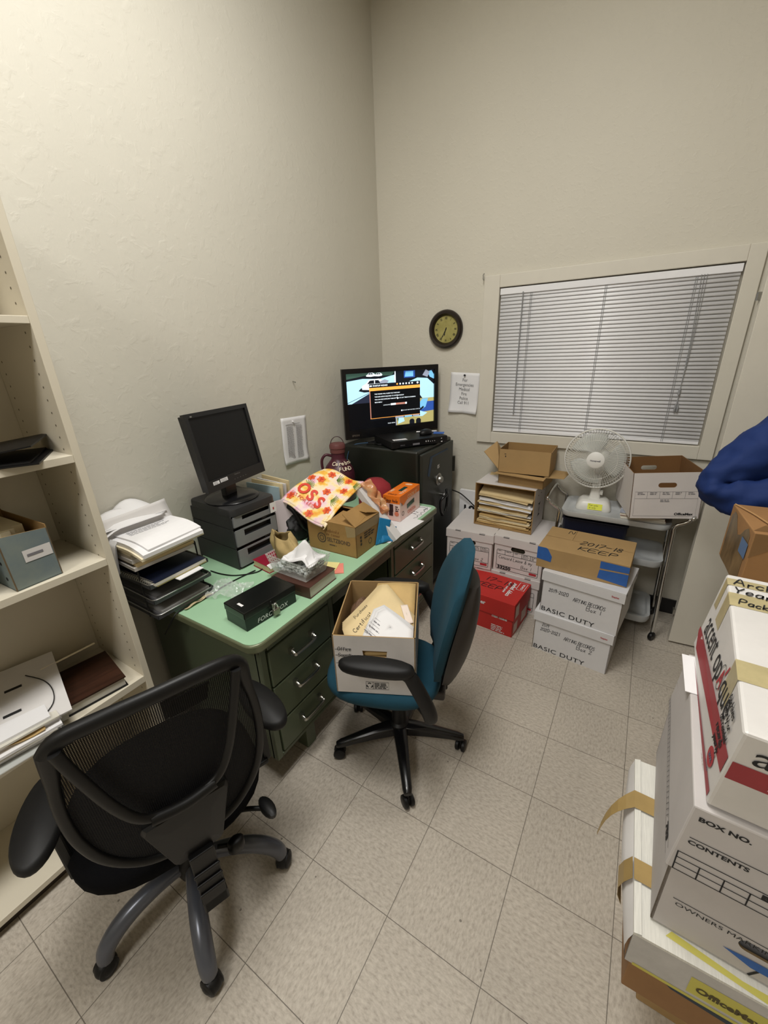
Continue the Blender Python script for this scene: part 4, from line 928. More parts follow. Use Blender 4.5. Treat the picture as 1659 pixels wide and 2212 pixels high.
jugtext('Cerebral', .243, .038, -.62); jugtext('FUND', .210, .036, -.02)
q.build('lettering', mat('cream print', 'dccdb4', .6), jt)
# ---------------------------------------------------------------- safe with screen and recorder
M['safe'] = mat('black green enamel', '191b15', .38, var=.15, vscale=4, bump=.03, bscale=80)
M['safed'] = mat('dark grey green enamel', '2a2d27', .42, var=.12, vscale=4)
SX, SY0, SY1, SZ = .655, -.648, -.118, 1.070
sf = thing('safe', 'tall black steel safe standing between the desk and the back wall', 'safe', (.35, -.383, 0))
MB().box(.045, SY0, 0, SX-.022, SY1, SZ).build('body', M['safe'], sf, world=True, bevel=.014, bseg=3, smooth=40)
sd_ = MB().box(SX-.022, SY0+.018, .07, SX, SY1-.012, SZ-.022).build('door', M['safed'], sf, world=True, bevel=.006)
q = MB(); X = frame((SX, -.382, .825), (0, 1, 0), (0, 0, 1)); q.X = X
q.lathe([(0, .0), (.043, 0), (.043, .005), (.038, .009), (.026, .011), (.024, .024), (.019, .030), (0, .030)], 32); q.X = None; q.build('dial', M['steel'], sd_, world=True, smooth=40)
q = MB(); q.tube([(SX, -.345, .705), (SX+.03, -.345, .705)], .014, 14); q.build('handle_hub', M['chrome'], sd_, world=True, smooth=40)
q = MB(); q.tube(spline([(SX+.035, -.318, .735), (SX+.05, -.345, .71), (SX+.045, -.39, .70), (SX+.03, -.405, .67), (SX+.03, -.395, .60), (SX+.03, -.37, .56)], 7), [.009]*36 if False else .010, 10); q.tube(spline([(SX+.035, -.318, .735), (SX+.035, -.298, .69), (SX+.03, -.295, .62), (SX+.03, -.315, .57)], 6), .010, 10); q.build('handle', M['blk_gloss'], sd_, world=True, smooth=60)
for z in (.87, .22): MB().tube([(SX-.005, SY1+.008, z-.055), (SX-.005, SY1+.008, z+.055)], .014, 12).build('hinge', M['safe'], sf, world=True, smooth=50)
q = MB(); X = frame((SX+.0012, -.555, .93), (0, 1, .0), (0, 0, 1)); q.add([(0, -.035, 0), (.03, -.05, 0), (.075, .06, 0), (.045, .085, 0)], [(0, 1, 2, 3)], X); frect(q, frame((SX+.0012, -.50, 1.0), (0, 1, 0), (0, 0, 1)), 0, .0, .27, .012); q.build('tape', mat('faded blue tape', '31465f', .6), sf, world=True)
q = MB(); X = frame((SX+.0014, -.405, .905), (0, 1, 0), (0, 0, 1)); typed(q, X, '05', 0, 0, .035, bold=.001); q.build('number_sticker', M['paper'], sf, world=True)
# recorder
DW, DD, DH = .41, .285, .050
dv = thing('video_recorder', 'black video recorder box on top of the safe in front of the screen', 'recorder', (.458, -.416, SZ), R(55.4))
MB().box(-DW/2, -DD/2+.006, .006, DW/2, DD/2, DH).build('body', M['blk'], dv, bevel=.002)
MB().box(-DW/2, -DD/2, .006, DW/2, -DD/2+.008, DH-.001).build('front_panel', M['blk_gloss'], dv, bevel=.002)
q = MB()
for sx in (-1, 1):
    for sy in (-1, 1): q.cbox((sx*.17, sy*.11, .003), (.03, .03, .006))
q.build('feet', M['blk_soft'], dv)
q = MB(); X = bface(DW, DD, DH, 'front', .001); typed(q, X, 'SPECO', .06, .018, .011); frect(q, X, .15, .014, .20, .026)
q.build('lettering', M['inkgrey'], dv)
q = MB()
for k in range(5): frect(q, X, .245+.016*k, .024, .250+.016*k, .034 if k < 2 else .028)
frect(q, X, .36, .034, .368, .038); frect(q, X, .36, .012, .372, .018); q.build('indicator', M['paper'], dv)
q = MB(); X = bface(DW, DD, DH, 'top', .001)
q.add([(.03, .03, 0), (.125, .022, 0), (.128, .060, 0), (.034, .068, 0)], [(0, 1, 2, 3)], X); q.build('label_sticker', M['paper'], dv)
q = MB(); lines(q, bface(DW, DD, DH, 'top', .0016), .04, .12, .044, .01, 2, .003, 2); q.build('lettering', M['inkgrey'], dv)
ms = thing('computer_mouse', 'black computer mouse on the video recorder', 'mouse', (.545, -.355, SZ+DH), R(-18))
q = MB(); q.slab([(x*.033, y*.054) for x, y in circ(0, 0, 1, 20)], [(.92, .001), (1, .008), (.95, .02), (.75, .031), (.4, .036), (.02, .037)]); q.build('shell', M['blk'], ms, smooth=70)
q = MB(); q.tube(spline([(-.02, .05, .01), (-.07, .10, .004), (-.16, .09, .003), (-.22, .02, .003), (-.2, -.05, .003)], 7), .002, 6); q.build('cord', M['blk'], ms)
t = thing('sticky_note', 'blue sticky note on the right end of the video recorder', 'sticky note', (.605, -.275, SZ+DH), R(20)); MB().box(-.036, -.03, 0, .036, .03, .002).build('pad', mat('blue note', '2f5fb0', .7), t)
t = thing('pen', 'white pen lying behind the mouse on the video recorder', 'pen', (.515, -.285, SZ+DH), R(35)); MB().tube([(-.07, 0, .006), (.065, 0, .006), (.075, 0, .006)], [.005, .005, .002], 10).build('barrel', M['paper'], t, smooth=50)
# screen in the corner
k_ = 1.325; tvc = Vector((1.769, -2.864, 1.668))+(Vector((.654, -.978, 1.415))-Vector((1.769, -2.864, 1.668)))*k_
TW, TH = .542*k_, .340*k_
tv = thing('television', 'flat black television showing security camera views on top of the safe', 'television', (tvc.x, tvc.y, SZ), R(56.6))
X = T(0, 0, tvc.z-SZ-TH/2)
b0, b1, bt_ = .028, .060, .030
q = MB(); q.X = X
q.panel(frame((-TW/2, -.018, 0), (1, 0, 0), (0, 0, 1)), [(0, 0), (TW, 0), (TW, TH), (0, TH)], [[(b0, b1), (b0, TH-bt_), (TW-b0, TH-bt_), (TW-b0, b1)]], t=.02)
q.box(-TW/2+.004, .002, .004, TW/2-.004, .012, TH-.004); q.box(-TW*.38, .012, .05, TW*.38, .034, TH*.75)
q.build('bezel', M['blk_gloss'], tv, bevel=.003)
q = MB(); q.X = X; q.box(-.06, -.005, -.06, .06, .02, .03); q.build('neck', M['blk'], tv)
q = MB(); q.slab([(x*.21, y*.062) for x, y in circ(0, 0, 1, 32)], [(1, 0), (1, .008), (.9, .013), (.01, .014)]); q.build('base', M['blk_gloss'], tv, smooth=40)
# the picture: four camera views under a dialogue window
SWd, SHt = TW-2*b0, TH-b1-bt_
def em(n, c, e=1.0): return mat(n, c, .3, emis=e)
Xs = X @ frame((-TW/2+b0, -.004, b1), (1, 0, 0), (0, 0, 1))
P = lambda n, c, e=1.0: M.setdefault('scr_'+n, em('screen '+n, c, e))
P('black', '04060c', .6); P('sky', '7cc3ec', .75); P('ice', 'b4e2f6', .80); P('dark', '12161f', .8); P('road', '252a3c', .8); P('orange', 'f7a64a', 1.0); P('white', 'e6f2fa', .95); P('wood', 'a89f66', .9); P('blue', '2c4f9c', .9); P('green', '3d5a4f', .7); P('grey', '8f96a8', .9); P('rose', 'b77e6f', .8)
scr = MB(); mm = [M['scr_'+k] for k in ('black', 'sky', 'ice', 'dark', 'road', 'orange', 'white', 'wood', 'blue', 'green', 'grey', 'rose')]
idx = {k: i for i, k in enumerate(('black', 'sky', 'ice', 'dark', 'road', 'orange', 'white', 'wood', 'blue', 'green', 'grey', 'rose'))}
lay = [0]
def sp(c, pts):
    scr.m = idx[c]; lay[0] += 1
    fpoly(scr, Xs, [(min(max(x, 0), 1)*SWd, min(max(y, 0), 1)*SHt) for x, y in pts], .00004*lay[0])
def sr(c, x0, y0, x1, y1): sp(c, [(x0, y0), (x1, y0), (x1, y1), (x0, y1)])
sr('black', 0, 0, 1, 1)
sr('dark', 0, .47, .535, 1); sp('green', [(0, .90), (.2, .95), (.5, .93), (.535, 1), (0, 1)])
sp('ice', [(0, .47), (0, .865), (.18, .90), (.36, .88), (.535, .94), (.535, .80), (.40, .75), (.535, .72), (.535, .47), (.3, .47)])
sp('road', [(.05, .47), (.28, .66), (.535, .76), (.535, .47)]); ribbon(scr, Xs, [(0, .485*SHt), (.27*SWd, .66*SHt)], .003, .00004*(lay[0]+1))
sp('dark', [(.13, .69), (.16, .74), (.26, .70), (.25, .66), (.19, .66)])
for dx, dy, s in ((.17, .71, .95), (.22, .935, .34), (.31, .935, .30)):
    sp('white', [(dx+s*x, dy+s*y*1.1) for x, y in ((0, 0), (0, .06), (.05, .10), (.08, .16), (.20, .17), (.27, .11), (.29, .05), (.26, .0), (.14, -.02))])
    sp('dark', [(dx+s*x, dy+s*y*1.1) for x, y in ((.06, .09), (.09, .145), (.14, .148), (.14, .09))]); sp('dark', [(dx+s*x, dy+s*y*1.1) for x, y in ((.15, .09), (.15, .148), (.19, .145), (.22, .09))])
sp('grey', [(.36, .76), (.44, .79), (.47, .84), (.42, .87), (.37, .84)])
sr('dark', .545, .47, 1, 1); sp('blue', [(.64, .87), (.64, 1), (.77, 1), (.77, .87)]); sp('sky', [(.65, .89), (.66, .985), (.75, .985), (.75, .89)])
sp('ice', [(.70, .80), (.80, .86), (.92, .84), (1, .72), (1, .47), (.86, .47), (.80, .60), (.75, .74)]); ribbon(scr, Xs, [(.80*SWd, .70*SHt), (.98*SWd, .74*SHt)], .002, .00004*(lay[0]+2))
sp('sky', [(.92, .96), (.97, .98), (1, .9), (1, .82), (.95, .86)]); sp('grey', [(.86, .90), (.90, 1), (.95, .95), (.92, .86)])
sr('wood', .545, .0, 1, .47); sp('blue', [(.82, .20), (.82, .40), (1, .40), (1, .22)]); sp('sky', [(.80, .34), (.86, .46), (.93, .46), (.90, .30), (.86, .26)]); sp('dark', [(.82, .26), (.87, .32), (.88, .29), (.84, .24)])
sp('ice', [(.72, .20), (.80, .25), (.92, .18), (.86, .12), (.76, .13)]); sp('green', [(.555, .20), (.62, .20), (.60, .10), (.57, .05), (.555, .1)]); sp('ice', [(.56, .02), (.64, .06), (.63, .13), (.57, .14)])
for x in (.70, .78): sp('dark', [(x, .0), (x, .06), (x+.015, .09), (x+.045, .09), (x+.06, .06), (x+.06, .0)])
sr('white', .533, .55, .545, 1); sr('black', 0, 0, .533, .47)
sr('grey', .535, 0, .545, .22)
sr('dark', .245, .14, .83, .80)
sr('black', .255, .17, .825, .68); sr('orange', .245, .675, .83, .73); sr('rose', .245, .17, .255, .675); sr('orange', .245, .168, .83, .176)
for k in range(6): sp('orange' if k == 0 else 'white', [(.56+k*.035+.010*math.cos(a), .77+.017*math.sin(a)) for a in [2*PI*i/8 for i in range(8)]])
sp('white', [(.80+.012*math.cos(a), .77+.02*math.sin(a)) for a in [2*PI*i/8 for i in range(8)]])
sr('rose', .48, .39, .67, .425); sr('white', .48, .39, .54, .425); sr('white', .65, .39, .67, .425); sr('grey', .53, .135, .63, .168); sr('sky', .64, .135, .73, .168); sr('grey', .74, .135, .82, .168)
sp('white', [(.555, .55), (.558, .49), (.568, .50)])
scr.m = idx['white']; Xt = Xs @ T(0, 0, .00004*(lay[0]+4))
typed(scr, Xt, 'STARTUP WIZARD', .285*SWd, .752*SHt, .013, bold=.0004); frect(scr, Xt, .25*SWd, .752*SHt, .275*SWd, .777*SHt)
for j, s in enumerate(('THE WIZARD WILL GUIDE YOU THROUGH', 'THE BASIC SETUP REQUIRED TO SYSTEM STARTUP', 'YOU CAN RECONFIGURE THESE SETTING AT ANY TIME BY ACCESSING', 'MAIN MENU')): typed(scr, Xt, s, .30*SWd, (.605-.05*j)*SHt, .0098, bold=.0002)
typed(scr, Xt, 'LANGUAGE', .395*SWd, .395*SHt, .0098); typed(scr, Xt, 'DO NOT USE THIS MENU STARTUP', .62*SWd, .265*SHt, .0088); frect(scr, Xt, .60*SWd, .262*SHt, .615*SWd, .285*SHt); typed(scr, Xt, 'MAIN MENU', .44*SWd, .045*SHt, .0105)
scr.build('screen', mm, tv, fixn=False)
q = MB(); typed(q, X @ frame((-TW/2, -.0188, 0), (1, 0, 0), (0, 0, 1)), 'EPSON', .045, .018, .016, sx=1.1, bold=.0006); q.build('logo', M['steel'], tv)
q = MB(); frect(q, X @ frame((-TW/2, -.0186, 0), (1, 0, 0), (0, 0, 1)), b0+.01, b1-.008, TW-b0-.01, b1-.004); q.build('trim_strip', mat('dark metallic strip', '30343c', .25, .8), tv)
tag(MB().tube(spline([(.20, -.55, SZ+.004), (.12, -.63, SZ-.01), (.09, -.66, SZ-.12), (.10, -.665, SZ-.25), (.06, -.66, .76)], 7), .003, 7).build('cable', mat('blue cable', '3c5a78', .5)), 'thin blue cable hanging down the side of the safe', 'cable')
tag(MB().tube(spline([(.22, -.60, SZ+.006), (.26, -.565, SZ+.006), (.30, -.575, SZ+.006), (.33, -.55, SZ+.006), (.27, -.50, SZ+.006)], 7), .005, 7).build('cable', M['blk']), 'loose black cable under the television on the safe', 'cable')
# ---------------------------------------------------------------- wall clock, notices
ck = thing('wall_clock', 'round dark framed wall clock with a yellowed face on the back wall', 'clock', (.527, 0, 1.780))
F_ = frame((0, 0, 0), (1, 0, 0), (0, 0, 1))
q = MB(); q.X = F_
q.lathe([(.085, .006), (.088, .018), (.098, .030), (.112, .032), (.121, .024), (.124, .012), (.122, .001), (.02, .001), (.02, .005)], 56); q.build('rim', mat('dark brown rim', '231a15', .3, var=.1), ck, smooth=40)
q = MB(); q.X = F_; q.add([(.088*math.cos(a), .088*math.sin(a), .009) for a in [2*PI*k/48 for k in range(48)]], [tuple(range(48))]); q.build('dial', mat('aged dial', 'b0a766', .5, var=.2, vscale=14, col2='8e8646'), ck)
q = MB()
for k, s in enumerate(('XII', 'I', 'II', 'III', 'IIII', 'V', 'VI', 'VII', 'VIII', 'IX', 'X', 'XI')):
    a = R(90-30*k); X = F_ @ T(.070*math.cos(a), .070*math.sin(a), .0096) @ RZ(a-PI/2); typed(q, X, s, 0, -.007, .021, 'CENTER', sx=.72, bold=.0006)
q.build('numerals', mat('clock ink', '2c2a18', .7), ck)
def hnd(deg, ln, w):
    a = R(90-deg); X = F_ @ T(0, 0, .011) @ RZ(a); q = MB(); fpoly(q, X, [(-.012, -w), (ln*.6, -w*.7), (ln*.75, -w*1.5), (ln, 0), (ln*.75, w*1.5), (ln*.6, w*.7), (-.012, w)]); return q.build('hand', M['ink'], ck)
hnd(209, .068, .0022); hnd(197, .045, .003)
q = MB(); fpoly(q, F_ @ T(0, 0, .0115), circ(0, 0, .005, 12)); q.build('hub', M['ink'], ck)
def notice(name, lab, X, w, h, curl):
    t = thing(name, lab, 'notice', tuple(X.translation))
    q = MB(); q.grid(10, 14, lambda u, v: X @ Vector(((u-.5)*w, (v-.5)*h, .003+curl*max(0, .35-v)**2*(.4+2*abs(u-.5))+.002*math.sin(u*6)))); q.build('sheet', M['paper'], t, world=True, smooth=60, solid=.0005)
    return t
X = frame((.672, -.0005, 1.358), (1, 0, -.045), (.06, 0, 1))
nt_ = notice('notice', 'white paper notice pinned below the clock about calling for emergencies', X, .212, .276, .11)
q = MB()
M['serif'] = mat('grey type', '6d6c6e', .8)
for j, s in enumerate(('For', 'Emergencies', 'Medical', 'Fire', 'Police', 'Call 911')): typed(q, X @ T(.002, .080-.031*j, .0075), s, 0, 0, .030, 'CENTER', sx=.88, bold=-.0001)
q.build('lettering', M['serif'], nt_, world=True)
q = MB(); q.X = X @ T(0, .122, .005); q.lathe([(0, 0), (.005, 0), (.004, .008), (.007, .012), (0, .013)], 12); q.X = None; q.build('push_pin', M['ink'], nt_, world=True)
X = frame((.0005, -1.044, 1.174), (0, 1, -.045), (0, .065, 1))
n2 = notice('notice', 'white printed list pinned on the left wall between the two screens', X, .213, .276, .06)
q = MB(); lines(q, X @ T(0, 0, .0075), -.07, -.012, .085, .0055, 36, .0035, 4, .15); lines(q, X @ T(0, 0, .0075), .01, .062, .085, .0055, 36, .0035, 6, .15); frect(q, X @ T(0, 0, .0075), -.075, .096, .045, .100); q.build('lettering', mat('pale grey print', 'a9a6a8', .8), n2, world=True)
q = MB(); q.X = X @ T(-.012, .112, .004); q.lathe([(0, 0), (.005, 0), (.004, .009), (.007, .013), (0, .014)], 12); q.X = None; q.build('push_pin', M['paper'], n2, world=True)
# ---------------------------------------------------------------- record boxes along the back wall
M['bank'] = mat('white box board', 'd6d0cd', .75, var=.05, vscale=5)
M['bankin'] = mat('dark box inside', '6e5a3c', .85)
def box_body(w, d, h, mats, holes=None, t=.0035, bottom=True):
    q = MB(); holes = holes or {}
    for sd, ww in (('front', w), ('back', w), ('right', d), ('left', d)):
        q.panel(bface(w, d, h, sd, 0), [(0, 0), (ww, 0), (ww, h), (0, h)], holes.get(sd, ()), t=t, inner=1)
    if bottom: q.m = 1; q.box(-w/2+t, -d/2+t, 0, w/2-t, d/2-t, t)
    return q
def lid_mesh(w, d, h, lh, ov=.006, slots=True):
    q = MB(); W_, D_ = w+2*ov, d+2*ov
    q.box(-W_/2, -D_/2, h-.003, W_/2, D_/2, h+.0015)
    for x0, y0, x1, y1 in ((-W_/2, -D_/2, W_/2, -D_/2+.003), (-W_/2, D_/2-.003, W_/2, D_/2), (-W_/2, -D_/2+.003, -W_/2+.003, D_/2-.003), (W_/2-.003, -D_/2+.003, W_/2, D_/2-.003)): q.box(x0, y0, h-lh, x1, y1, h-.003)
    return q
def label_grid(q, X, x0, y0, x1, y1, yt, cols, yb=None, lw=.0022):
    outline(q, X, rrect(x1-x0, y1-y0, .008, 3, (x0+x1)/2, (y0+y1)/2), lw)
    ribbon(q, X, [(x0, yt), (x1, yt)], lw)
    for k in range(1, cols): ribbon(q, X, [(x0+(x1-x0)*k/cols, yt), (x0+(x1-x0)*k/cols, y1)], lw)
    if yb: ribbon(q, X, [(x0, yb), (x1, yb)], lw)
BWd, BDp, BHt = .315, .400, .255
def bank_box(lab, loc, rz, year=None, text1='', text2='', code=True):
    t = thing('storage_box', lab, 'storage box', loc, rz, 'white bank boxes by the back wall')
    hole = {'front': [stadium(BWd*.5, BHt*.70, .090, .030)[::-1]]}
    box_body(BWd, BDp, BHt-.002, [M['bank'], M['bankin']], hole).build('body', [M['bank'], M['bankin']], t)
    lid_mesh(BWd, BDp, BHt, .058).build('lid', M['bank'], t, bevel=.0012)
    MB().box(-.055, -BDp/2+.03, BHt*.55, .055, -BDp/2+.20, BHt*.84).build('contents', mat('stored paper', '5f5648', .9, var=.5, vscale=40), t)
    X = bface(BWd, BDp, BHt, 'front', .001); q = MB()
    label_grid(q, X, .022, .016, .293, .160, .128, 5, .046, .0026)
    for k in range(5): lines(q, X, .030+.054*k, .062+.054*k, .151, .006, 1, .0035, k)
    if code: typed(q, X, '33250', .030, .021, .031, bold=.0016, sx=1.15)
    q.build('print', M['ink'], t)
    q = MB(); fpoly(q, X, rrect(.046, .017, .004, 3, .262, .033)); q.build('logo', M['red_ink'], t)
    if text1:
        q = MB(); hand(q, X, text1, .036, .096, .021, .0022, .15, seed=len(text1), wide=.85); hand(q, X, text2, .185, .056, .021, .0022, .15, seed=3)
        for k, s in enumerate(year): hand(q, X, s, .190+.054*k, .133, .013, .0016, .1, seed=k)
        q.build('handwriting', M['marker'], t)
    q = MB()
    for x in (-.08, .085): frect(q, frame((x-.018, -BDp/2-.0062, BHt-.001), (1, 0, 0), (0, 0, 1)), 0, -.004, .038, .001); frect(q, T(x-.018, -BDp/2-.004, BHt+.0022), 0, 0, .038, .005)
    q.build('lid_slots', M['ink'], t)
    return t
bank_box('lower left white record box with its lid, next to the safe', (.905, -.245, 0), R(3), code=False)
bank_box('upper left white record box marked box 2, under the file box lying on its side', (.912, -.258, .2580), R(3), ('2019', '2020'), 'Concord & my', 'Box 2')
bank_box('lower right white record box behind the red paper carton', (1.246, -.240, 0), R(-3), code=False)
bank_box('upper right white record box marked 33250 and box 1', (1.252, -.235, .2580), R(-3), ('2017', '18'), 'Concord, Lease & my', 'Box 1')
# box on its side with folders
w, d, h = .392, .272, .300
sb = thing('file_box', 'white file box lying on its side packed with manila folders', 'file box', (1.100, -.188, .5165), R(-2))
q = MB(); t_ = .004
for (x0, z0, x1, z1) in ((-w/2, 0, w/2, t_), (-w/2, h-t_, w/2, h), (-w/2, t_, -w/2+t_, h-t_), (w/2-t_, t_, w/2, h-t_)): q.box(x0, -d/2, z0, x1, d/2, z1)
q.box(-w/2+t_, d/2-t_, t_, w/2-t_, d/2, h-t_); q.build('body', M['bank'], sb)
q = MB()
for (x0, z0, x1, z1) in ((-w/2+t_, t_, w/2-t_, t_+.002), (-w/2+t_, h-t_-.002, w/2-t_, h-t_), (-w/2+t_, t_, -w/2+t_+.002, h-t_), (w/2-t_-.002, t_, w/2-t_, h-t_)): q.box(x0, -d/2+.0005, z0, x1, d/2-t_, z1)
q.box(-w/2, -d/2-.001, 0, w/2, -d/2, .004); q.box(-w/2, -d/2-.001, h-.004, w/2, -d/2, h); q.box(-w/2, -d/2-.001, 0, -w/2+.005, -d/2, h); q.box(w/2-.005, -d/2-.001, 0, w/2, -d/2, h)
q.build('lining', M['cardin'], sb)
q = MB(); X = bface(w, d, h, 'right', .001); fpoly(q, X, stadium(d*.5, h*.45, .012, .09, 5)); 
for k in range(3): frect(q, X, d*(.3+.25*k), h*.80, d*(.36+.25*k), h*.82)
q.build('hand_hole', M['ink'], sb)
rd = random.Random(21); z = .519; k = 0
cols = [M['manila2'], M['manila2'], M['manila'], M['manila2'], M['manila'], M['cream'], M['manila'], M['manila2'], M['manila'], M['paper'], M['cream'], M['manila'], M['manila2'], M['paper'], M['manila'], M['cream'], M['paper'], M['paper'], M['manila'], M['manila']]
labs = ['aged', 'folded', 'slipped', 'worn', 'creased', 'pale', 'plain', 'tabbed', 'curled', 'white', 'cream', 'thick', 'dull', 'thin white', 'buff', 'ivory', 'bright white', 'loose white', 'drooping', 'large top']
zz = z+.002
for k in range(20):
    hgt = rd.uniform(.006, .011) if k < 19 else .012
    gap = .0 if k not in (8, 13, 18) else rd.uniform(.014, .020)
    zz += gap; tilt = rd.uniform(-.012, .012)
    t = thing('file_folder', 'manila folder in the file box, %s' % ('the broad one on top of the pile' if k == 19 else 'in the pile under the broad top one'), 'folder', (1.100, -.19, zz), R(-2+rd.uniform(-1.5, 1.5)), 'folders packed in the file box')
    x0 = -w/2+.010+rd.uniform(0, .02); x1 = w/2-.012-rd.uniform(0, .03); y0 = -d/2+.012+rd.uniform(0, .022); drop = (.010 if k < 15 else .016)
    if k == 19: y0 += .0
    q = MB(); n = 8; tabx = rd.uniform(.1, .7)
    rings = []
    for i in range(n+1):
        u = i/n; x = x0+(x1-x0)*u; dz = -drop*u*u*(gap > 0 or k > 13)
        lift = (.045*(1-u)*.6 if k == 19 else 0)
        yy = y0-(.008 if abs(u-tabx) < .13 else 0)
        rings.append([(x, yy, dz), (x, d/2-.02, dz+lift*1.2+(.055 if k == 19 else 0)), (x, d/2-.02, dz+hgt*.6+lift*1.2+(.055 if k == 19 else 0)), (x, yy, dz+hgt*.75)])
    q.loft(rings); q.build('folder', cols[k], t); zz += hgt
# nested open cartons on top
zt = .516+.300
lb = thing('cardboard_box', 'small open brown carton with its flaps spread, holding another carton on the file box', 'cardboard box', (1.187, -.172, zt+.001), R(-5))
w, d, h = .292, .205, .075
box_body(w, d, h, None).build('body', [M['card'], M['cardin']], lb)
q = MB(); q.add([(-w/2-.01, -d/2, h), (w/2+.012, -d/2, h), (w/2+.012, -d/2-.052, h-.004), (-w/2-.014, -d/2-.050, h+.002)], [(0, 1, 2, 3)]); q.build('flap', M['card'], lb, solid=.0035)
q = MB(); q.add([(w/2, -d/2+.01, h), (w/2, d/2, h), (w/2+.11, d/2-.02, h+.006), (w/2+.105, -d/2+.045, h-.002)], [(0, 1, 2, 3)]); q.build('flap', M['card'], lb, solid=.0035)
q = MB(); q.add([(-w/2, -d/2+.02, h), (-w/2, d/2-.01, h), (-w/2-.085, d/2-.05, h+.165), (-w/2-.140, -d/2+.07, h+.105)], [(0, 1, 2, 3)]); q.build('flap', M['card'], lb, solid=.0035)
w, d, h = .318, .225, .150
ub = thing('cardboard_box', 'larger open brown carton without lid sitting in the flaps of a smaller one', 'cardboard box', (1.187, -.160, zt+.082), R(1.5))
box_body(w, d, h, None).build('body', [M['card'], M['cardin']], ub)
q = MB(); X = bface(w, d, h, 'front', .0008); frect(q, X, .035, .118, .046, .122); frect(q, X, .040, .100, .046, .110); q.build('print', M['ink'], ub)
# two basic duty boxes, brown carton on top
wB, dB, hB = .405, .318, .256
def basic(lab, loc, rz, l1, l2, l3):
    t = thing('storage_box', lab, 'storage box', loc, rz)
    M['bdw'] = M.get('bdw') or mat('cool white box board', 'd3d2d3', .7, var=.04)
    box_body(wB-.012, dB-.012, hB-.002, None).build('body', [M['bdw'], M['bankin']], t)
    lid_mesh(wB-.012, dB-.012, hB, .058, .007).build('lid', M['bdw'], t, bevel=.0015)
    X = bface(wB-.012, dB-.012, hB, 'front', .001); q = MB(); typed(q, X, 'BASIC DUTY', .006, .006, .0385, sx=1.22, bold=.0002, spacing=1.08); q.build('lettering', M['ink'], t)
    q = MB(); hand(q, X, l1, .036, .138, .021, .0027, .12, seed=4, wide=.76, track=1.0)
    if l1.startswith('2020'): hand(q, X, '2019', .042, .170, .019, .0024, .12, seed=6, wide=.72, track=1.0)
    hand(q, X, l2, .165, .124, .021, .0025, .15, seed=8, wide=.70, track=1.0); hand(q, X, l3, .235, .092, .025, .0026, .1, seed=2, wide=.9); q.build('handwriting', mat('grey marker', '4c4c50', .7), t)
    q = MB(); Xr = bface(wB+.002, dB+.002, hB, 'right', .001)
    for k in range(3): fpoly(q, Xr, circ(.03+.12*k, hB-.02, .008, 10))
    q.build('lid_slots', M['ink'], t)
    q = MB(); Xf = frame((wB/2-.06, -dB/2-.0024, hB-.035), (1, 0, 0), (0, 0, 1)); typed(q, Xf, 'Staples', 0, 0, .012, bold=.0003); q.build('logo', M['red_ink'], t)
    return t
basic('lower white box marked Basic Duty with records box 2 handwritten, on the floor', (1.655, -.632, 0), R(-5.5), '2020-2021', 'ARTING RECORDS', 'Box 2')
q = MB()
b1 = basic('upper white box marked Basic Duty with records box 1 handwritten', (1.676, -.628, .2585), R(-8), '2019-2020', 'ARTING RECORDS', 'Box 1')
w, d, h = .442, .311, .122
kp = thing('cardboard_box', 'flat brown carton marked 2017-18 keep with blue tape on its front', 'cardboard box', (1.638, -.585, .5175), R(-3.3))
MB().box(-w/2, -d/2, 0, w/2, d/2, h).build('body', M['card'], kp, bevel=.002)
q = MB(); X = bface(w, d, h, 'top', .001); hand(q, X, '2017-18', .185, .135, .044, .0052, .25, seed=6, wide=.95, track=1.0); hand(q, X, 'KEEP', .190, .062, .042, .0055, .2, seed=9, wide=1.35); hand(q, X, 'N', .105, .245, .04, .0035, .1, seed=2); q.build('handwriting', M['marker'], kp)
q = MB(); X = bface(w, d, h, 'front', .001); q.add([(0, h*.42, 0), (.075, h*.35, 0), (.078, h*.62, 0), (.055, h*.95, 0), (.045, h, 0), (0, h, 0)], [(0, 1, 2, 3, 4, 5)], X); q.add([(w-.13, h*.62, 0), (w, h*.66, 0), (w, h*.93, 0), (w-.13, h*.95, 0)], [(0, 1, 2, 3)], X); q.add([(w-.135, h*.16, 0), (w, h*.04, 0), (w, h*.60, 0), (w-.13, h*.55, 0)], [(0, 1, 2, 3)], X)
q.build('tape', M['blue_tape'], kp)
q = MB(); frect(q, bface(w, d, h, 'top', .0006), 0, d*.52, w, d*.526); frect(q, bface(w, d, h, 'top', .0006), w*.32, d*.53, w*.325, d); q.build('seam', mat('card seam', '75592f', .9), kp)
# red paper carton
w, d, h = .445, .285, .235
rb = thing('paper_carton', 'red copy paper carton on the floor in front of the white boxes', 'box', (1.116, -.588, 0), R(-5.5))
M['redbox'] = mat('red printed card', 'c02a25', .5, var=.06)
box_body(w-.012, d-.012, h*.62, None).build('body', [M['redbox'], M['cardin']], rb)
q = MB(); q.X = T(0, 0, 0); lid_mesh(w-.012, d-.012, h, h*.48, .006).build('lid', M['redbox'], rb, bevel=.0015)
q = MB(); X = bface(w, d, h, 'top', .0032)
hand(q, X, '17-18', .17, .185, .048, .005, .2, seed=4, wide=1.2); hand(q, X, 'KEEP', .14, .105, .046, .005, .2, seed=7, wide=1.2); q.build('handwriting', M['ink'], rb)
q = MB(); Xv = frame(X @ Vector((.37, .04, 0)), (0, 1, 0), (-1, 0, 0)); typed(q, Xv, 'copy paper', .03, 0, .038, bold=.0012); typed(q, Xv, 'papel para copias', .06, .036, .02, bold=.0005)
outline(q, X, [(.385, .175), (.432, .175), (.432, .265), (.385, .265)], .003); typed(q, frame(X @ Vector((.42, .185, 0)), (0, 1, 0), (-1, 0, 0)), 'STAPLES', 0, 0, .018, bold=.0006)
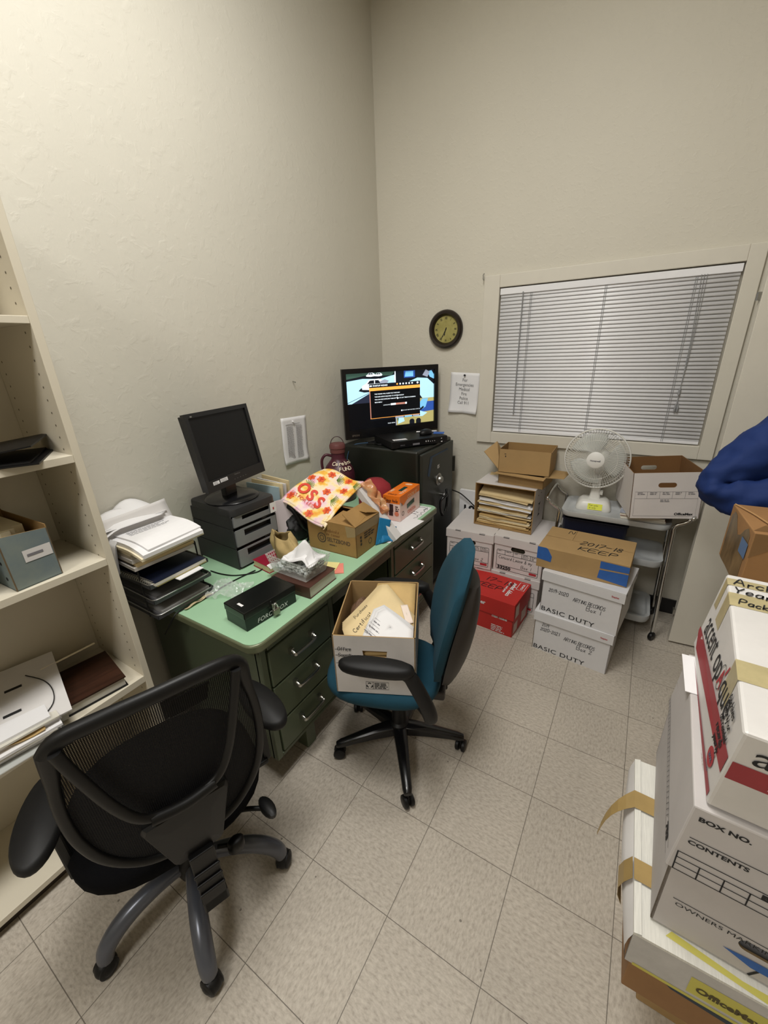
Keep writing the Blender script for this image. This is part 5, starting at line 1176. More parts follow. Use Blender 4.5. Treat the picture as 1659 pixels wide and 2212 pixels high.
X = bface(w+.002, d+.002, h, 'front', .001); typed(q, X, 'copy paper', .10, h*.76, .036, bold=.0012); lines(q, X, .12, .22, h*.70, .01, 1, .007, 3)
X = bface(w-.012, d-.012, h, 'front', .001); typed(q, X, 'copy paper', .03, h*.20, .02); lines(q, X, .30, .39, .045, .012, 4, .006, 5); typed(q, X, 'ITEM 135848', .30, .105, .018, bold=.0008)
q.build('lettering', M['paper'], rb)
q = MB(); X = bface(w+.002, d+.002, h, 'right', .001); frect(q, X, .02, h*.56, .08, h*.92); X = bface(w-.012, d-.012, h, 'right', .001); frect(q, X, .02, h*.06, .085, h*.36); frect(q, X, .15, h*.10, .24, h*.44); q.build('label_sticker', mat('shipping label', 'd8c4bd', .7, var=.12, vscale=60), rb)
# white board with black digits between the safe and the boxes, cord
wb = thing('foam_board', 'white board with black digits standing behind the left record boxes', 'board', (.80, -.028, 0))
MB().box(-.115, -.018, 0, .10, .012, .652, RX(R(-.0))).build('board', M['paper'], wb)
q = MB(); typed(q, frame((-.095, -.0192, .462), (1, 0, 0), (0, 0, 1)), '18', 0, 0, .105, bold=.003); q.build('digits', M['ink'], wb)
tag(MB().tube(spline([(.645, -.102, .66), (.70, -.075, .632), (.765, -.07, .585), (.82, -.062, .535), (.86, -.045, .50)], 7), .0045, 7).build('power_cord', M['blk']), 'black power cord running from the safe behind the record boxes', 'cord')
# ---------------------------------------------------------------- utility cart, fan, box on it
M['cartw'] = mat('white enamel tray', 'b9bcbd', .35, var=.08, vscale=6)
ca = thing('utility_cart', 'white three shelf utility cart with chrome legs below the window', 'cart', (1.735, -.215, 0))
cxa, cxb, cya, cyb = 1.452, 2.012, -.372, -.062
for z, h in ((.700, .032), (.470, .040), (.100, .045)):
    q = MB(); cx, cy = (cxa+cxb)/2, (cya+cyb)/2; W_, D_ = cxb-cxa, cyb-cya
    o1 = rrect(W_, D_, .05, 6, cx, cy); o2 = rrect(W_-.03, D_-.03, .045, 6, cx, cy); o3 = rrect(W_-.05, D_-.05, .04, 6, cx, cy); o4 = rrect(W_-.012, D_-.012, .05, 6, cx, cy)
    q.loft([[(x, y, z) for x, y in o3], [(x, y, z) for x, y in o4], [(x, y, z+h*.45) for x, y in o1], [(x, y, z+h) for x, y in o1], [(x, y, z+h) for x, y in o2], [(x, y, z+h*.72) for x, y in o3]])
    q.build('shelf', M['cartw'], ca, world=True, smooth=50)
def legframe(xl, sgn):
    for y in (cya+.008, cyb-.008):
        MB().tube([(xl+sgn*.022, y, .045), (xl+sgn*.004, y, .70), (xl+sgn*.002, y, .72)], .0105, 12).build('leg', M['chrome'], ca, world=True, smooth=60)
    ya, yb = cya+.008, cyb-.008
    ex = .066
    MB().tube(spline([(xl+sgn*.002, ya, .72), (xl+sgn*.012, ya, .742), (xl+sgn*.05, ya, .765), (xl+sgn*ex, ya, .785), (xl+sgn*(ex+.012), ya+.012, .80), (xl+sgn*(ex+.012), yb-.012, .80), (xl+sgn*ex, yb, .785), (xl+sgn*.05, yb, .765), (xl+sgn*.012, yb, .742), (xl+sgn*.002, yb, .72)], 6), .0095, 12).build('handle', M['chrome'], ca, world=True, smooth=60)
    for y in (ya, yb):
        q = MB(); q.X = T(xl+sgn*.022, y, .026) @ RZ(R(60)) @ RX(PI/2); q.lathe([(0, -.011), (.022, -.011), (.026, -.006), (.026, .006), (.022, .011), (0, .011)], 20); q.X = None
        q.cbox((xl+sgn*.022, y, .045), (.02, .028, .026)); q.build('caster', M['blk'], ca, world=True, smooth=40)
legframe(2.018, 1); legframe(1.446, -1)
t = thing('storage_bin', 'dark navy bin on the middle shelf of the utility cart', 'bin', (1.64, -.205, .5110))
q = MB(); q.slab(rrect(.34, .25, .02, 4), [(.94, 0), (1, .02), (1.02, .155), (1.05, .158), (1.05, .165), (.98, .165), (.96, .05), (.1, .05)]); q.build('tub', mat('navy plastic', '14182c', .5), t, smooth=40)
# magazines under the box
for k in range(3):
    t = thing('magazine', ['lowest', 'middle', 'uppermost'][k]+' magazine of the three lying under the white box on the cart', 'magazine', (1.868+.003*k, -.215-.003*k, .7235+.015*k), R(4-3*k))
    MB().box(-.108, -.14, 0, .105, .14, .0135).build('pages', M['paperedge'], t)
    MB().box(-.110, -.143, .0137, .107, .143, .0148).build('cover', [mat('pale cover', 'c9c5bf', .4), mat('red brown cover', '6d3227', .35, var=.3), mat('blue patterned cover', '56627f', .4, var=.5, vscale=45, col2='b7bcc4')][k], t)
w, d, h = .318, .345, .252
ob = thing('storage_box', 'open white storage box with hand holes on the magazines on the cart', 'storage box', (1.917, -.228, .7815), (0, R(-4.2), R(14.5)))
box_body(w, d, h, None, {'front': [stadium(w*.50, h*.735, .082, .026)[::-1]], 'back': [stadium(w*.5, h*.735, .082, .026)[::-1]]}).build('body', [M['bank'], mat('brown kraft inside', '7b5730', .85, var=.1)], ob)
q = MB(); X = bface(w, d, h, 'front', .001); x0, x1, y0, y1, yt = .016, w-.018, .014, .150, .112
outline(q, X, [(x0, y0), (x1, y0), (x1, y1), (x0, y1)], .0012); ribbon(q, X, [(x0, yt), (x1, yt)], .0012)
for k in range(1, 5): ribbon(q, X, [(x0+(x1-x0)*k/5, yt), (x0+(x1-x0)*k/5, y1)], .0012)
for k in range(5): lines(q, X, x0+.012+(x1-x0)*k/5, x0+.046+(x1-x0)*k/5, .142, .008, 2, .004, k+2)
lines(q, X, .135, .18, .102, .008, 2, .004, 9)
q.build('print', M['inkgrey'], ob)
q = MB(); typed(q, X, 'OfficeMax', x1-.012, y0+.006, .018, 'RIGHT', sx=1.1, bold=.0007); q.build('logo', M['ink'], ob)
# desk fan
M['fanw'] = mat('white fan plastic', 'd7d6d0', .35); M['fanblade'] = mat('translucent blade', 'd5d8d4', .3, alpha=.62)
fn = thing('desk_fan', 'white desk fan with a round wire grille on the utility cart', 'fan', (1.612, -.215, .7235), R(4))
q = MB(); q.slab(rrect(.192, .150, .03, 5), [(.98, 0), (1, .006), (.97, .022), (.86, .045), (.70, .060), (.5, .062), (.01, .062)]); q.build('base', M['fanw'], fn, smooth=50)
q = MB(); frect(q, frame((-.030, -.0785, .012), (1, 0, 0), (0, .36, 1)), 0, 0, .078, .036); o = q.build('sticky_note', M['yellow'], fn)
q = MB(); X = frame((-.030, -.0792, .012), (1, 0, 0), (0, .36, 1)); hand(q, X, 'Fan works', .008, .022, .009, .001, seed=2); hand(q, X, 'low only', .008, .008, .009, .001, seed=5); q.build('handwriting', M['marker'], fn)
q = MB(); q.slab(rrect(.050, .045, .012, 4), [(1.25, .055), (1.1, .085), (1, .10), (.92, .19), (.5, .20)], cen=(0, .008), X=T(0, .012, 0)); q.tube([(.018, .01, .095), (.040, .01, .095)], .016, 14); q.build('neck', M['fanw'], fn, smooth=50)
Xh = T(-.022, -.012, .305) @ RZ(R(-5)) @ RX(R(-4)) @ frame((0, 0, 0), (1, 0, 0), (0, 0, 1))
q = MB(); q.X = Xh; q.lathe([(0, -.15), (.04, -.145), (.058, -.11), (.06, -.06), (.045, -.045), (0, -.045)], 28); q.build('motor', M['fanw'], fn, smooth=50)
Rg = .172
q = MB(); q.X = Xh; q.tube([(Rg*math.cos(a), Rg*math.sin(a), 0) for a in [2*PI*k/64 for k in range(64)]], .0045, 8, closed=True); q.tube([(Rg*1.0*math.cos(a), Rg*math.sin(a), -.012) for a in [2*PI*k/64 for k in range(64)]], .0035, 8, closed=True); q.build('rim', M['fanw'], fn, smooth=60)
def cage(front):
    q = MB(); q.X = Xh; n = 72; r0 = .046; z0 = .052 if front else -.075; sg = 1 if front else -1
    prof = [(r0, z0), (.09, z0*.93), (.13, z0*.76), (.158, z0*.45), (Rg, 0)]
    for k in range(n):
        a = 2*PI*k/n
        q.tube([(r*math.cos(a+(.25*(1-r/Rg) if front else 0)), r*math.sin(a+(.25*(1-r/Rg) if front else 0)), z) for r, z in prof], .0011, 4)
    for r, z in ((.112, z0*.85), (.15, z0*.56)): q.tube([(r*math.cos(a), r*math.sin(a), z) for a in [2*PI*j/48 for j in range(48)]], .0011, 5, closed=True)
    q.build('grille', M['fanw'], fn, smooth=80)
cage(True); cage(False)
q = MB(); q.X = Xh; q.lathe([(0, .056), (.040, .056), (.047, .052), (.047, .044), (0, .044)], 32); hubc = q.build('grille_hub', mat('white hub', 'e4e3df', .4), fn, smooth=40)
q = MB(); typed(q, Xh @ T(0, 0, .0568), 'Honeywell', 0, -.008, .0125, 'CENTER', bold=.0006); q.build('lettering', M['inkgrey'], hubc)
for k in range(3):
    a0 = R(100+120*k); q = MB()
    def bld(u, v):
        r = .026+.122*u; ww = (.35+.65*math.sin(min(1, u*1.15)*PI*.62))*1.05
        a = a0+(v-.5)*1.55*ww+.35*u; return (r*math.cos(a), r*math.sin(a), -.012+(v-.5)*.032)
    q.X = Xh; q.grid(14, 12, bld); q.build('blade', M['fanblade'], fn, smooth=60, solid=.0015)
q = MB(); q.X = Xh; q.lathe([(0, .012), (.020, .010), (.028, 0), (.028, -.04), (0, -.04)], 24); q.build('spinner', M['fanw'], fn, smooth=50)
# ---------------------------------------------------------------- black mesh task chair, seen from behind
M['greym'] = mat('grey painted metal', '5a5d66', .28, .35, var=.05)
M['blkmesh'] = meshmat('black chair mesh', '060607', .0042, .48, .9, 0)
M['blkfab'] = mat('black seat fabric', '08080a', 1.0, bump=.25, bscale=700, spec=.1)
def caster(bm, p, ang, r=.027, hood=True):
    X = T(p[0], p[1], r) @ RZ(ang)
    for y in (-.013, .013):
        bm.X = X @ T(0, y, 0) @ RX(PI/2); bm.lathe([(0, -.009), (r*.8, -.009), (r, -.005), (r, .005), (r*.8, .009), (0, .009)], 20)
    bm.X = X; bm.cbox((0, 0, .004), (.018, .010, .04)); bm.tube([(0, 0, r*.6), (0, 0, r+.03)], .008, 10)
    if hood:
        bm.X = X; bm.blob((0, 0, .002), (r*1.12, .027, r*1.06), 0, 1, 1, 3)
    bm.X = None
# local axes: +x is where the sitter faces, +y to the sitter's left
ch = thing('office_chair', 'black mesh backed office chair with grey five star base, seen from behind', 'office chair', (.758, -2.515, 0), R(159))
for k in range(5):
    a = R(-29+72*k-159); c_, s_ = math.cos(a), math.sin(a); q = MB()
    pts = [(0.03, .150), (.10, .158), (.17, .150), (.225, .125), (.262, .088), (.272, .055)]
    lg = q.tube(spline([(r*c_, r*s_, z) for r, z in pts], 5), [.022+.004*math.sin(i/25*PI) for i in range(26)], 14).build('leg', M['greym'], ch, smooth=60)
    q = MB(); caster(q, (.278*c_, .278*s_), a+R(35+40*k)); q.build('caster', M['blk'], lg, smooth=45)
q = MB(); q.lathe([(0, .10), (.045, .10), (.05, .12), (.05, .165), (.034, .185), (.030, .30), (.022, .305), (.022, .385), (0, .385)], 24); q.build('column', M['blk'], ch, smooth=40)
MB().box(-.14, -.075, .375, .12, .075, .42).build('mechanism', M['blk'], ch, bevel=.008)
q = MB(); q.tube(spline([(-.10, -.075, .39), (-.13, -.16, .385), (-.165, -.21, .385)], 5), .007, 8); q.slab([(-.172+.038*math.cos(a)+.01*math.sin(a), -.222+.020*math.sin(a)) for a in [2*PI*i/16 for i in range(16)]], [(.7, .372), (1, .380), (1, .392), (.7, .398)]); q.build('lever', M['blk'], ch, smooth=50)
q = MB(); q.tube([(-.16, -.07, .35), (-.18, -.11, .345)], .006, 8); q.slab([(-.185+.018*math.cos(a), -.115+.024*math.sin(a)) for a in [2*PI*i/14 for i in range(14)]], [(.7, .325), (1, .332), (1, .362), (.7, .368)]); q.build('lever', M['blk'], ch, smooth=50)
so = []
for k in range(40):
    a = 2*PI*k/40; e_ = 2.7; c_, s_ = math.cos(a), math.sin(a); rr = (abs(c_)**e_+abs(s_)**e_)**(-1/e_); so.append((.03+.235*rr*c_, .255*rr*s_))
q = MB(); q.slab(so, [(.80, .418), (.93, .425), (1, .448), (1, .475), (.95, .497), (.80, .508), (.02, .512)]); q.build('seat', M['blkfab'], ch, smooth=60)
# backrest: outline in (t, z), curved about the sitter; t = -y local
def dist(z): return .215+.127*(z-.55)
def bk(t, z, off=0): return (-(dist(z)+off)+.55*(t-.0)**2*(1 if off < .01 else 1), -(t+.03)+.03*0, z)
OT = [(-.178, 1.000), (-.188, .94), (-.200, .86), (-.205, .78), (-.200, .70), (-.180, .62), (-.140, .555), (-.085, .515), (0, .500), (.085, .515), (.140, .555), (.180, .62), (.200, .70), (.205, .78), (.200, .86), (.188, .94), (.178, 1.000), (.150, 1.026), (.08, 1.036), (0, 1.038), (-.08, 1.036), (-.150, 1.026)]
loop = OT+OT[:1]
pp = [bk(t, z) for t, z in OT]
sm = spline(pp+pp[:1], 4)[:-1]
q = MB(); q.tube(sm, [.0115+.008*max(0, min(1, (p.z-.90)/.10)) for p in sm], 12, closed=True, flat=.8); q.build('back_frame', M['blk'], ch, smooth=60)
# mesh sheet inside the frame
q = MB()
def half(z):
    for (t0, z0), (t1, z1) in zip(OT[:9], OT[1:9]):
        if z1 <= z <= z0: return -(t0+(t1-t0)*(z0-z)/(z0-z1))
    return .15 if z > 1 else .0
q.grid(24, 30, lambda u, v: bk((2*u-1)*max(.004, half(.502+.525*v)-.004), .502+.525*v, -.004))
o = q.build('back_mesh', M['blkmesh'], ch, smooth=60, fixn=False)
uv = o.data.uv_layers.new(name='uv')
for p in o.data.polygons:
    for li in p.loop_indices:
        c = o.data.vertices[o.data.loops[li].vertex_index].co; uv.data[li].uv = (c.y+2*0, c.z)
# Y shaped spine with plate
q = MB()
for s in (-1, 1):
    q.tube(spline([bk(s*.165, 1.01, .018), bk(s*.150, .93, .020), bk(s*.118, .80, .024), bk(s*.080, .725, .028), bk(s*.02, .705, .03)], 6), .0115, 10, flat=.75)
q.tube(spline([bk(-.07, .712, .03), bk(0, .702, .03), bk(.07, .712, .03)], 5), .014, 10)
q.build('back_spine', M['blk'], ch, smooth=60)
q = MB()
pl_ = [(-.092, .695), (.092, .695), (.098, .68), (.060, .50), (.052, .49), (-.052, .49), (-.060, .50), (-.098, .68)]
rings = []
for off, k in ((.012, 1), (.030, 1.0), (.038, .93), (.040, .5)): rings.append([bk(t*k, .60+(z-.60)*k, off) for t, z in pl_])
q.loft(rings); q.build('back_plate', M['blk'], ch, smooth=40)
q = MB(); q.box(-.262, -.06, .285, -.236, .0, .51, T(0, -.0, 0)); q.box(-.262, -.062, .285, -.05, .002, .325)
for z in (.36, .40, .44): q.box(-.268, -.062, z, -.262, .002, z+.012)
q.build('back_bracket', M['blk'], ch, bevel=.004)
q = MB(); q.add([bk(.03, .985, -.02), bk(.11, .985, -.02), bk(.10, .94, -.02), bk(.02, .94, -.02)], [(0, 1, 2, 3)]); q.build('back_tag', M['blkfab'], ch, solid=.004)
for s in (-1, 1):
    yy = s*.262-.018
    q = MB(); q.box(-.05, yy-.012, .42, .0, yy+.012, .64); q.box(-.05, yy-s*.0-.012, .418, .0, yy+.012, .43); q.box(-.06, min(yy, s*.1), .415, .01, max(yy, s*.1), .432)
    am = q.build('arm_post', M['blk'], ch, bevel=.005)
    po = []
    for k in range(32):
        a = 2*PI*k/32; c_, s_ = math.cos(a), math.sin(a); po.append((-.045+.128*c_, yy+s*.012+(.048+.006*c_*-1)*s_))
    q = MB(); q.slab(po, [(.80, .638), (.97, .643), (1, .652), (.98, .664), (.90, .671), (.02, .674)], X=T(0, 0, 0) @ T(-.045, yy, 0) @ RZ(s*R(-8)) @ T(.045, -yy, 0)); q.build('armrest', M['blk_soft'], ch, smooth=60)
# ---------------------------------------------------------------- teal office chair with the box on it
M['teal'] = mat('teal woven fabric', '0c4052', .9, var=.10, vscale=40, bump=.35, bscale=900)
M['shell'] = mat('dark brown plastic', '2c2724', .5, var=.08)
tc_ = thing('office_chair', 'teal fabric office chair with black arms standing at the desk', 'office chair', (1.081, -1.712, 0), R(200))
for k in range(5):
    a = R((24, 96, 168, 223, 306)[k]-200); c_, s_ = math.cos(a), math.sin(a); q = MB(); X = RZ(a)
    rings = []
    for r, w_, z0, z1 in ((.03, .030, .085, .135), (.12, .025, .082, .125), (.22, .020, .072, .102), (.262, .019, .066, .092), (.284, .014, .064, .084)):
        rings.append([(r, -w_, z0), (r, w_, z0), (r, w_, z1-.010), (r, w_*.45, z1), (r, -w_*.45, z1), (r, -w_, z1-.010)])
    lg = q.loft(rings, X=X).build('leg', M['blk_gloss'], tc_, bevel=.004, smooth=50)
    q = MB(); caster(q, (.272*c_, .272*s_), a+R(70+33*k), .026, False); q.build('caster', M['blk'], lg, smooth=45)
q = MB(); q.lathe([(0, .075), (.036, .075), (.042, .14), (.032, .15), (.028, .25), (.020, .255), (.020, .37), (0, .37)], 24); q.build('column', M['blk'], tc_, smooth=40)
MB().box(-.20, -.07, .355, .10, .07, .402).build('mechanism', M['shell'], tc_, bevel=.01)
so = []
for k in range(40):
    a = 2*PI*k/40; e_ = 3.0; c_, s_ = math.cos(a), math.sin(a); rr = (abs(c_)**e_+abs(s_)**e_)**(-1/e_); so.append((.052+.235*rr*c_, .197*rr*s_))
q = MB(); q.slab(so, [(.88, .402), (.97, .406), (1, .424), (.99, .442), (.93, .455), (.02, .4585)]); q.build('seat', M['teal'], tc_, smooth=60)
MB().prism([(.052+(x-.052)*.9, y*.9) for x, y in so], .390, .404).build('seat_pan', M['shell'], tc_)
# backrest swings a little further round than the seat
XB = T(-.03, 0, 0) @ RZ(R(8))
def bo(z):   # half width against height
    f = (z-.50)/(1.005-.50); return .195*(math.sin(min(1, max(0, .14+f*.86))*PI))**.42 if f < .97 else .06
def bx(t, z): return -.140-.20*(z-.45)+1.15*t*t
nz = 18; zs = [.500+(1.004-.500)*i/nz for i in range(nz+1)]
def backgrid(thk0, thk1, sc, mname, mats, z0=0, z1=1, dome=0):
    q = MB(); n = 16
    ringsets = []
    zl = [zs[0]+(zs[-1]-zs[0])*(z0+(z1-z0)*i/nz) for i in range(nz+1)]
    for i, z in enumerate(zl):
        hw = bo(z)*sc; r = []
        for j in range(n+1):
            t = hw*(2*j/n-1); e2 = 1-(2*j/n-1)**4; e3 = min(1, (min(i, nz-i)+.35)/3.0); r.append((bx(t, z)+thk0+(thk1-thk0)*.0-(-1)*0+(-(thk0-thk1))*0, t, z, e2*e3))
        fr = [(x+(.018+.030*e), t, z_) for x, t, z_, e in r]; bkk = [(x-(.006+.012*e)-dome*e, t, z_) for x, t, z_, e in r]
        ringsets.append(fr+bkk[::-1])
    q.loft(ringsets, X=XB); return q.build(mname, mats, tc_, smooth=65)
backgrid(0, 0, 1.0, 'backrest', M['teal'])
q = MB(); n = 14; rings = []
for i in range(13):
    f = i/12; z = .455+.42*f; hw = .175*(math.sin((.12+.80*f)*PI))**.5; r = []
    for j in range(n+1):
        t = hw*(2*j/n-1); e = (1-(2*j/n-1)**4)*math.sin((.08+.87*f)*PI)**.6; r.append((bx(t, z)-.012, -.030-.045*e, t, z))
    rings.append([(a-.004, t, z) for a, b_, t, z in r]+[(a+b_, t, z) for a, b_, t, z in r][::-1])
q.loft(rings, X=XB); q.build('back_shell', M['shell'], tc_, smooth=60)
q = MB(); q.X = XB; q.box(-.175, -.035, .36, -.15, .035, .56); q.box(-.175, -.035, .358, .0, .035, .385); q.X = None; q.build('back_bracket', M['shell'], tc_, bevel=.006)
for s in (-1, 1):
    yy = s*.262
    q = MB(); q.tube(spline([(-.10, s*.13, .402), (-.14, s*.18, .408), (-.160, yy-s*.022, .445), (-.150, yy, .52), (-.110, yy, .61), (-.085, yy, .652), (-.04, yy, .664), (.06, yy, .664)], 6), [.020+.006*math.sin(i/42*PI) for i in range(43)], 12, flat=.75); am = q.build('arm', M['blk_soft'], tc_, smooth=60)
    po = []
    for k in range(32):
        a = 2*PI*k/32; c_, s_ = math.cos(a), math.sin(a); e_ = 2.6; rr = (abs(c_)**e_+abs(s_)**e_)**(-1/e_); po.append((.025+.132*rr*c_, yy+.036*rr*s_))
    q = MB(); q.slab(po, [(.70, .648), (.95, .654), (1, .668), (.97, .682), (.85, .690), (.02, .693)]); q.build('armrest', M['blk_soft'], am, smooth=60)
# open white box of folders on the seat
w, d, h = .300, .375, .262
cb = thing('storage_box', 'open white carton full of folders standing on the teal chair', 'storage box', (1.010, -1.722, .4600), R(25.2))
hole = [(w*.36, h*.76), (w*.66, h*.76), (w*.65, h*.66), (w*.37, h*.66)]
q = box_body(w, d, h, None, {'front': [hole[::-1]]}, t=.0045); q.build('body', [mat('scuffed white board', 'c9c5c2', .75, var=.08, vscale=9), M['card']], cb)
q = MB(); X = bface(w, d, h, 'front', .001)
typed(q, X, 'Fellowes', w*.52, .118, .030, 'CENTER', sx=.95, bold=.0006); lines(q, X, w*.45, w*.58, .104, .012, 2, .005, 2); outline(q, X, [(w*.38, .086), (w*.66, .086), (w*.66, .15), (w*.38, .15)], .0014)
lines(q, X, w*.40, w*.64, .090, .01, 1, .006, 7); outline(q, X, [(w*.38, .022), (w*.665, .022), (w*.665, .056), (w*.38, .056)], .0016); ribbon(q, X, [(w*.47, .022), (w*.47, .056)], .0016); lines(q, X, w*.485, w*.65, .047, .007, 4, .004, 5, .1)
for k in range(3):
    a = R(90+120*k); cxr, cyr = w*.425, .039
    ribbon(q, X, [(cxr+.010*math.cos(a-.5), cyr+.010*math.sin(a-.5)), (cxr+.0115*math.cos(a), cyr+.0115*math.sin(a)), (cxr+.010*math.cos(a+.5), cyr+.010*math.sin(a+.5))], .0045)
q.build('print', M['ink'], cb)
q = MB()
for k, (s, y) in enumerate((('Office', .195), ('Supplies', .168), ('Folders', .132))):
    hand(q, X, s, .016, y, .016, .0018, .15, seed=k, wide=.85); ribbon(q, X, [(.008, y+.006), (.066, y+.010)], .0022)
q.build('handwriting', M['ink'], cb)
q = MB(); X = frame((w*.18, d/2-.0055, h*.62), (-1, 0, 0), (0, 0, 1)); X = frame((w*.22, d/2-.0052, h*.66), (-1, 0, 0), (0, 0, 1)); outline(q, X, [(0, 0), (.085, 0), (.092, .026), (-.008, .026)], .0015); q.build('die_cut', mat('card score', '6d4d22', .9), cb)
# contents: bag and leaning folders
Bx = MAT[cb]
t = thing('plastic_bag', 'crumpled brown plastic bag inside the carton on the teal chair', 'plastic bag', tuple((Bx @ Vector((-.088, .045, .006)))), R(25.2))
M['brownfilm'] = mat('brown film', '6d5443', .3, var=.25, vscale=14)
q = MB(); q.blob((.0, .0, .130), (.046, .095, .110), .10, 1.9, 12, 5, squash=.008); q.build('film', M['brownfilm'], t, smooth=60)
def leaf(name, lab, cat, pts, k, dz, m, grp=None, thick=.0012, c=(0, 0)):
    """a sheet lying on the sloping pile in the carton; pts in box coordinates"""
    zz = lambda x, y: .200+k*(y+.15)+dz+.004*math.sin(x*22)
    o = (c[0], c[1], zz(*c)); t = thing(name, lab, cat, tuple(Bx @ Vector(o)), R(25.2), grp)
    n = len(pts); cx = sum(p[0] for p in pts)/n; cy = sum(p[1] for p in pts)/n
    q = MB(); ring = []
    for i in range(n):
        a, b = pts[i], pts[(i+1) % n]
        for j in range(5): ring.append((a[0]+(b[0]-a[0])*j/5, a[1]+(b[1]-a[1])*j/5))
    rr = [[(cx+(x-cx)*s_-o[0], cy+(y-cy)*s_-o[1], zz(cx+(x-cx)*s_, cy+(y-cy)*s_)-o[2]) for x, y in ring] for s_ in (1, .75, .5, .25, .02)]
    q.loft(rr, cap=False); q.build('sheet', m, t, smooth=60, solid=thick); return t, zz, o
def inframe(zz, o, x, y, ang, k):
    e = Vector((math.cos(ang), math.sin(ang), k*math.sin(ang))); f = Vector((-math.sin(ang), math.cos(ang), k*math.cos(ang)))
    return frame((x-o[0], y-o[1], zz(x, y)-o[2]+.0022), e, f)
for j in range(4):
    d = .012*(3-j); t, zz, o = leaf('file_folder', ['lowest manila folder leaning in the carton on the teal chair', 'second manila folder up in the carton on the teal chair', 'third manila folder up in the carton on the teal chair', 'top manila folder with a written tab in the carton on the teal chair'][j], 'folder', [(.0-d*.5, .100+d*.2), (.024-d*.4, .100+d*.3), (.141, -.045+d*.5), (.141, -.176), (-.095, -.176), (-.131-d*.2, -.105+d)], .35, .004*j, M['manila'], 'manila folders in the carton on the chair')
q = MB(); hand(q, inframe(zz, o, -.078, -.118, R(57), .35), 'Certificates', 0, 0, .017, .0018, .1, seed=3); hand(q, inframe(zz, o, -.086, -.060, R(57), .35), 'Purchases', 0, 0, .012, .0013, .1, seed=5); q.build('handwriting', M['ink'], t)
for j in range(3):
    d = .010*(2-j); t, zz, o = leaf('form', ['lowest white form of the three in the carton on the teal chair', 'middle white form of the three in the carton on the teal chair', 'top white printed form in the carton on the teal chair'][j], 'form', [(.000-d, -.042+d), (.030-d*.5, -.024+d), (.140, -.112+d), (.140, -.178), (-.040-d, -.178)], .35, .019+.003*j, M['paper'], 'white forms in the carton on the chair')
q = MB(); X2 = inframe(zz, o, -.03, -.150, R(-40), .35); X2 = inframe(zz, o, -.005, -.045, R(-38), .35); outline(q, X2, [(.012, -.075), (.120, -.075), (.120, -.02), (.012, -.02)], .001); ribbon(q, X2, [(.012, -.045), (.120, -.045)], .001); lines(q, X2, .018, .09, -.035, .025, 3, .004, 3); q.build('print', M['inkgrey'], t)
leaf('sticky_note', 'pale sticky label on the folders in the carton on the teal chair', 'sticky note', [(.085, -.005), (.112, .0), (.139, -.075), (.112, -.085)], .35, .0185, mat('pale pink note', 'e8d8cb', .7))
leaf('paper_stack', 'bed of papers under the folders in the carton on the teal chair', 'papers', [(-.02, .14), (.138, .14), (.138, -.17), (-.10, -.17)], .35, -.030, M['manila2'], None, .03)
# ---------------------------------------------------------------- tall stack of cartons at the right
sp_ = thing('cardboard_box', 'plain brown carton at the foot of the tall right hand stack', 'cardboard box', (2.18, -1.93, 0), R(0))
MB().box(-.16, -.14, 0, .16, .14, .4495).build('body', M['card'], sp_, bevel=.003)
# white lidded box with packing tape
w, d = .325, .391
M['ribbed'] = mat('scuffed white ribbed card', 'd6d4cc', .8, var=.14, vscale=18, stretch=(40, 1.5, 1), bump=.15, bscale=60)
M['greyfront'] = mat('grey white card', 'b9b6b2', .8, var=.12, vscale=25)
M['ptape'] = mat('brown packing tape', '9f8656', .28, var=.10, vscale=20)
wl = thing('storage_box', 'brown carton whose scuffed white lid has brown packing tape, low in the right stack', 'storage box', (2.073, -2.086, .45), R(1.7))
MB().box(-w/2+.010, -d/2+.010, 0, w/2-.010, d/2-.010, .196).build('body', mat('dark brown carton', '8f6a44', .8, var=.12), wl, bevel=.002)  # body card is a deeper brown all over
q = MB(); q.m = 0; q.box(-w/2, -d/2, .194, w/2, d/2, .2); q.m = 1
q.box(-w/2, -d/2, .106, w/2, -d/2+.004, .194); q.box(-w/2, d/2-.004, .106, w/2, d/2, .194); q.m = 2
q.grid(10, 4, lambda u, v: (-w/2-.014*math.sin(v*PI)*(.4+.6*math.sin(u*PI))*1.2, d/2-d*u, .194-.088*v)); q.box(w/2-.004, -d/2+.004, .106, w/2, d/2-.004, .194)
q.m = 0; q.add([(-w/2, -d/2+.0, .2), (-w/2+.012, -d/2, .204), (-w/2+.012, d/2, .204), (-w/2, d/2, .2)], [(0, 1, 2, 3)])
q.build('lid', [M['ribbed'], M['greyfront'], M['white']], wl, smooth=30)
for i, (ya, yb, tail) in enumerate(((.053, .098, True), (-.105, -.062, False))):
    q = MB(); q.add([(-w/2-.001, ya, .2055), (-w/2+.16, ya-.012, .2055), (-w/2+.16, yb-.012, .2055), (-w/2-.001, yb, .2055)], [(0, 1, 2, 3)])
    if tail: q.grid(1, 6, lambda u, v: (-w/2-.001-.060*v-.012*math.sin(v*3), ya+(yb-ya)*(u*(1-.85*v)+.0)-.03*v, .2055-.055*v-.05*v*v))
    else: q.grid(1, 4, lambda u, v: (-w/2-.001-.018*math.sin(v*PI*.9)-.003, ya+(yb-ya)*u, .2055-.10*v))
    q.build('tape', M['ptape'], wl, solid=.0006)
q = MB(); X = frame((-w/2, -d/2-.0008, 0), (1, 0, 0), (0, 0, 1))
frect(q, X, .094, .120, .205, .168); fpoly(q, T(-w/2, -d/2, .2008), [(.05, .022), (.19, .002), (.30, .001), (.30, .012), (.16, .016), (.06, .034)]); frect(q, X @ T(0, 0, 0), .012, .104, .31, .112)
q.build('highlighter', mat('yellow highlighter on card', 'cfc65a', .7, alpha=.8), wl)
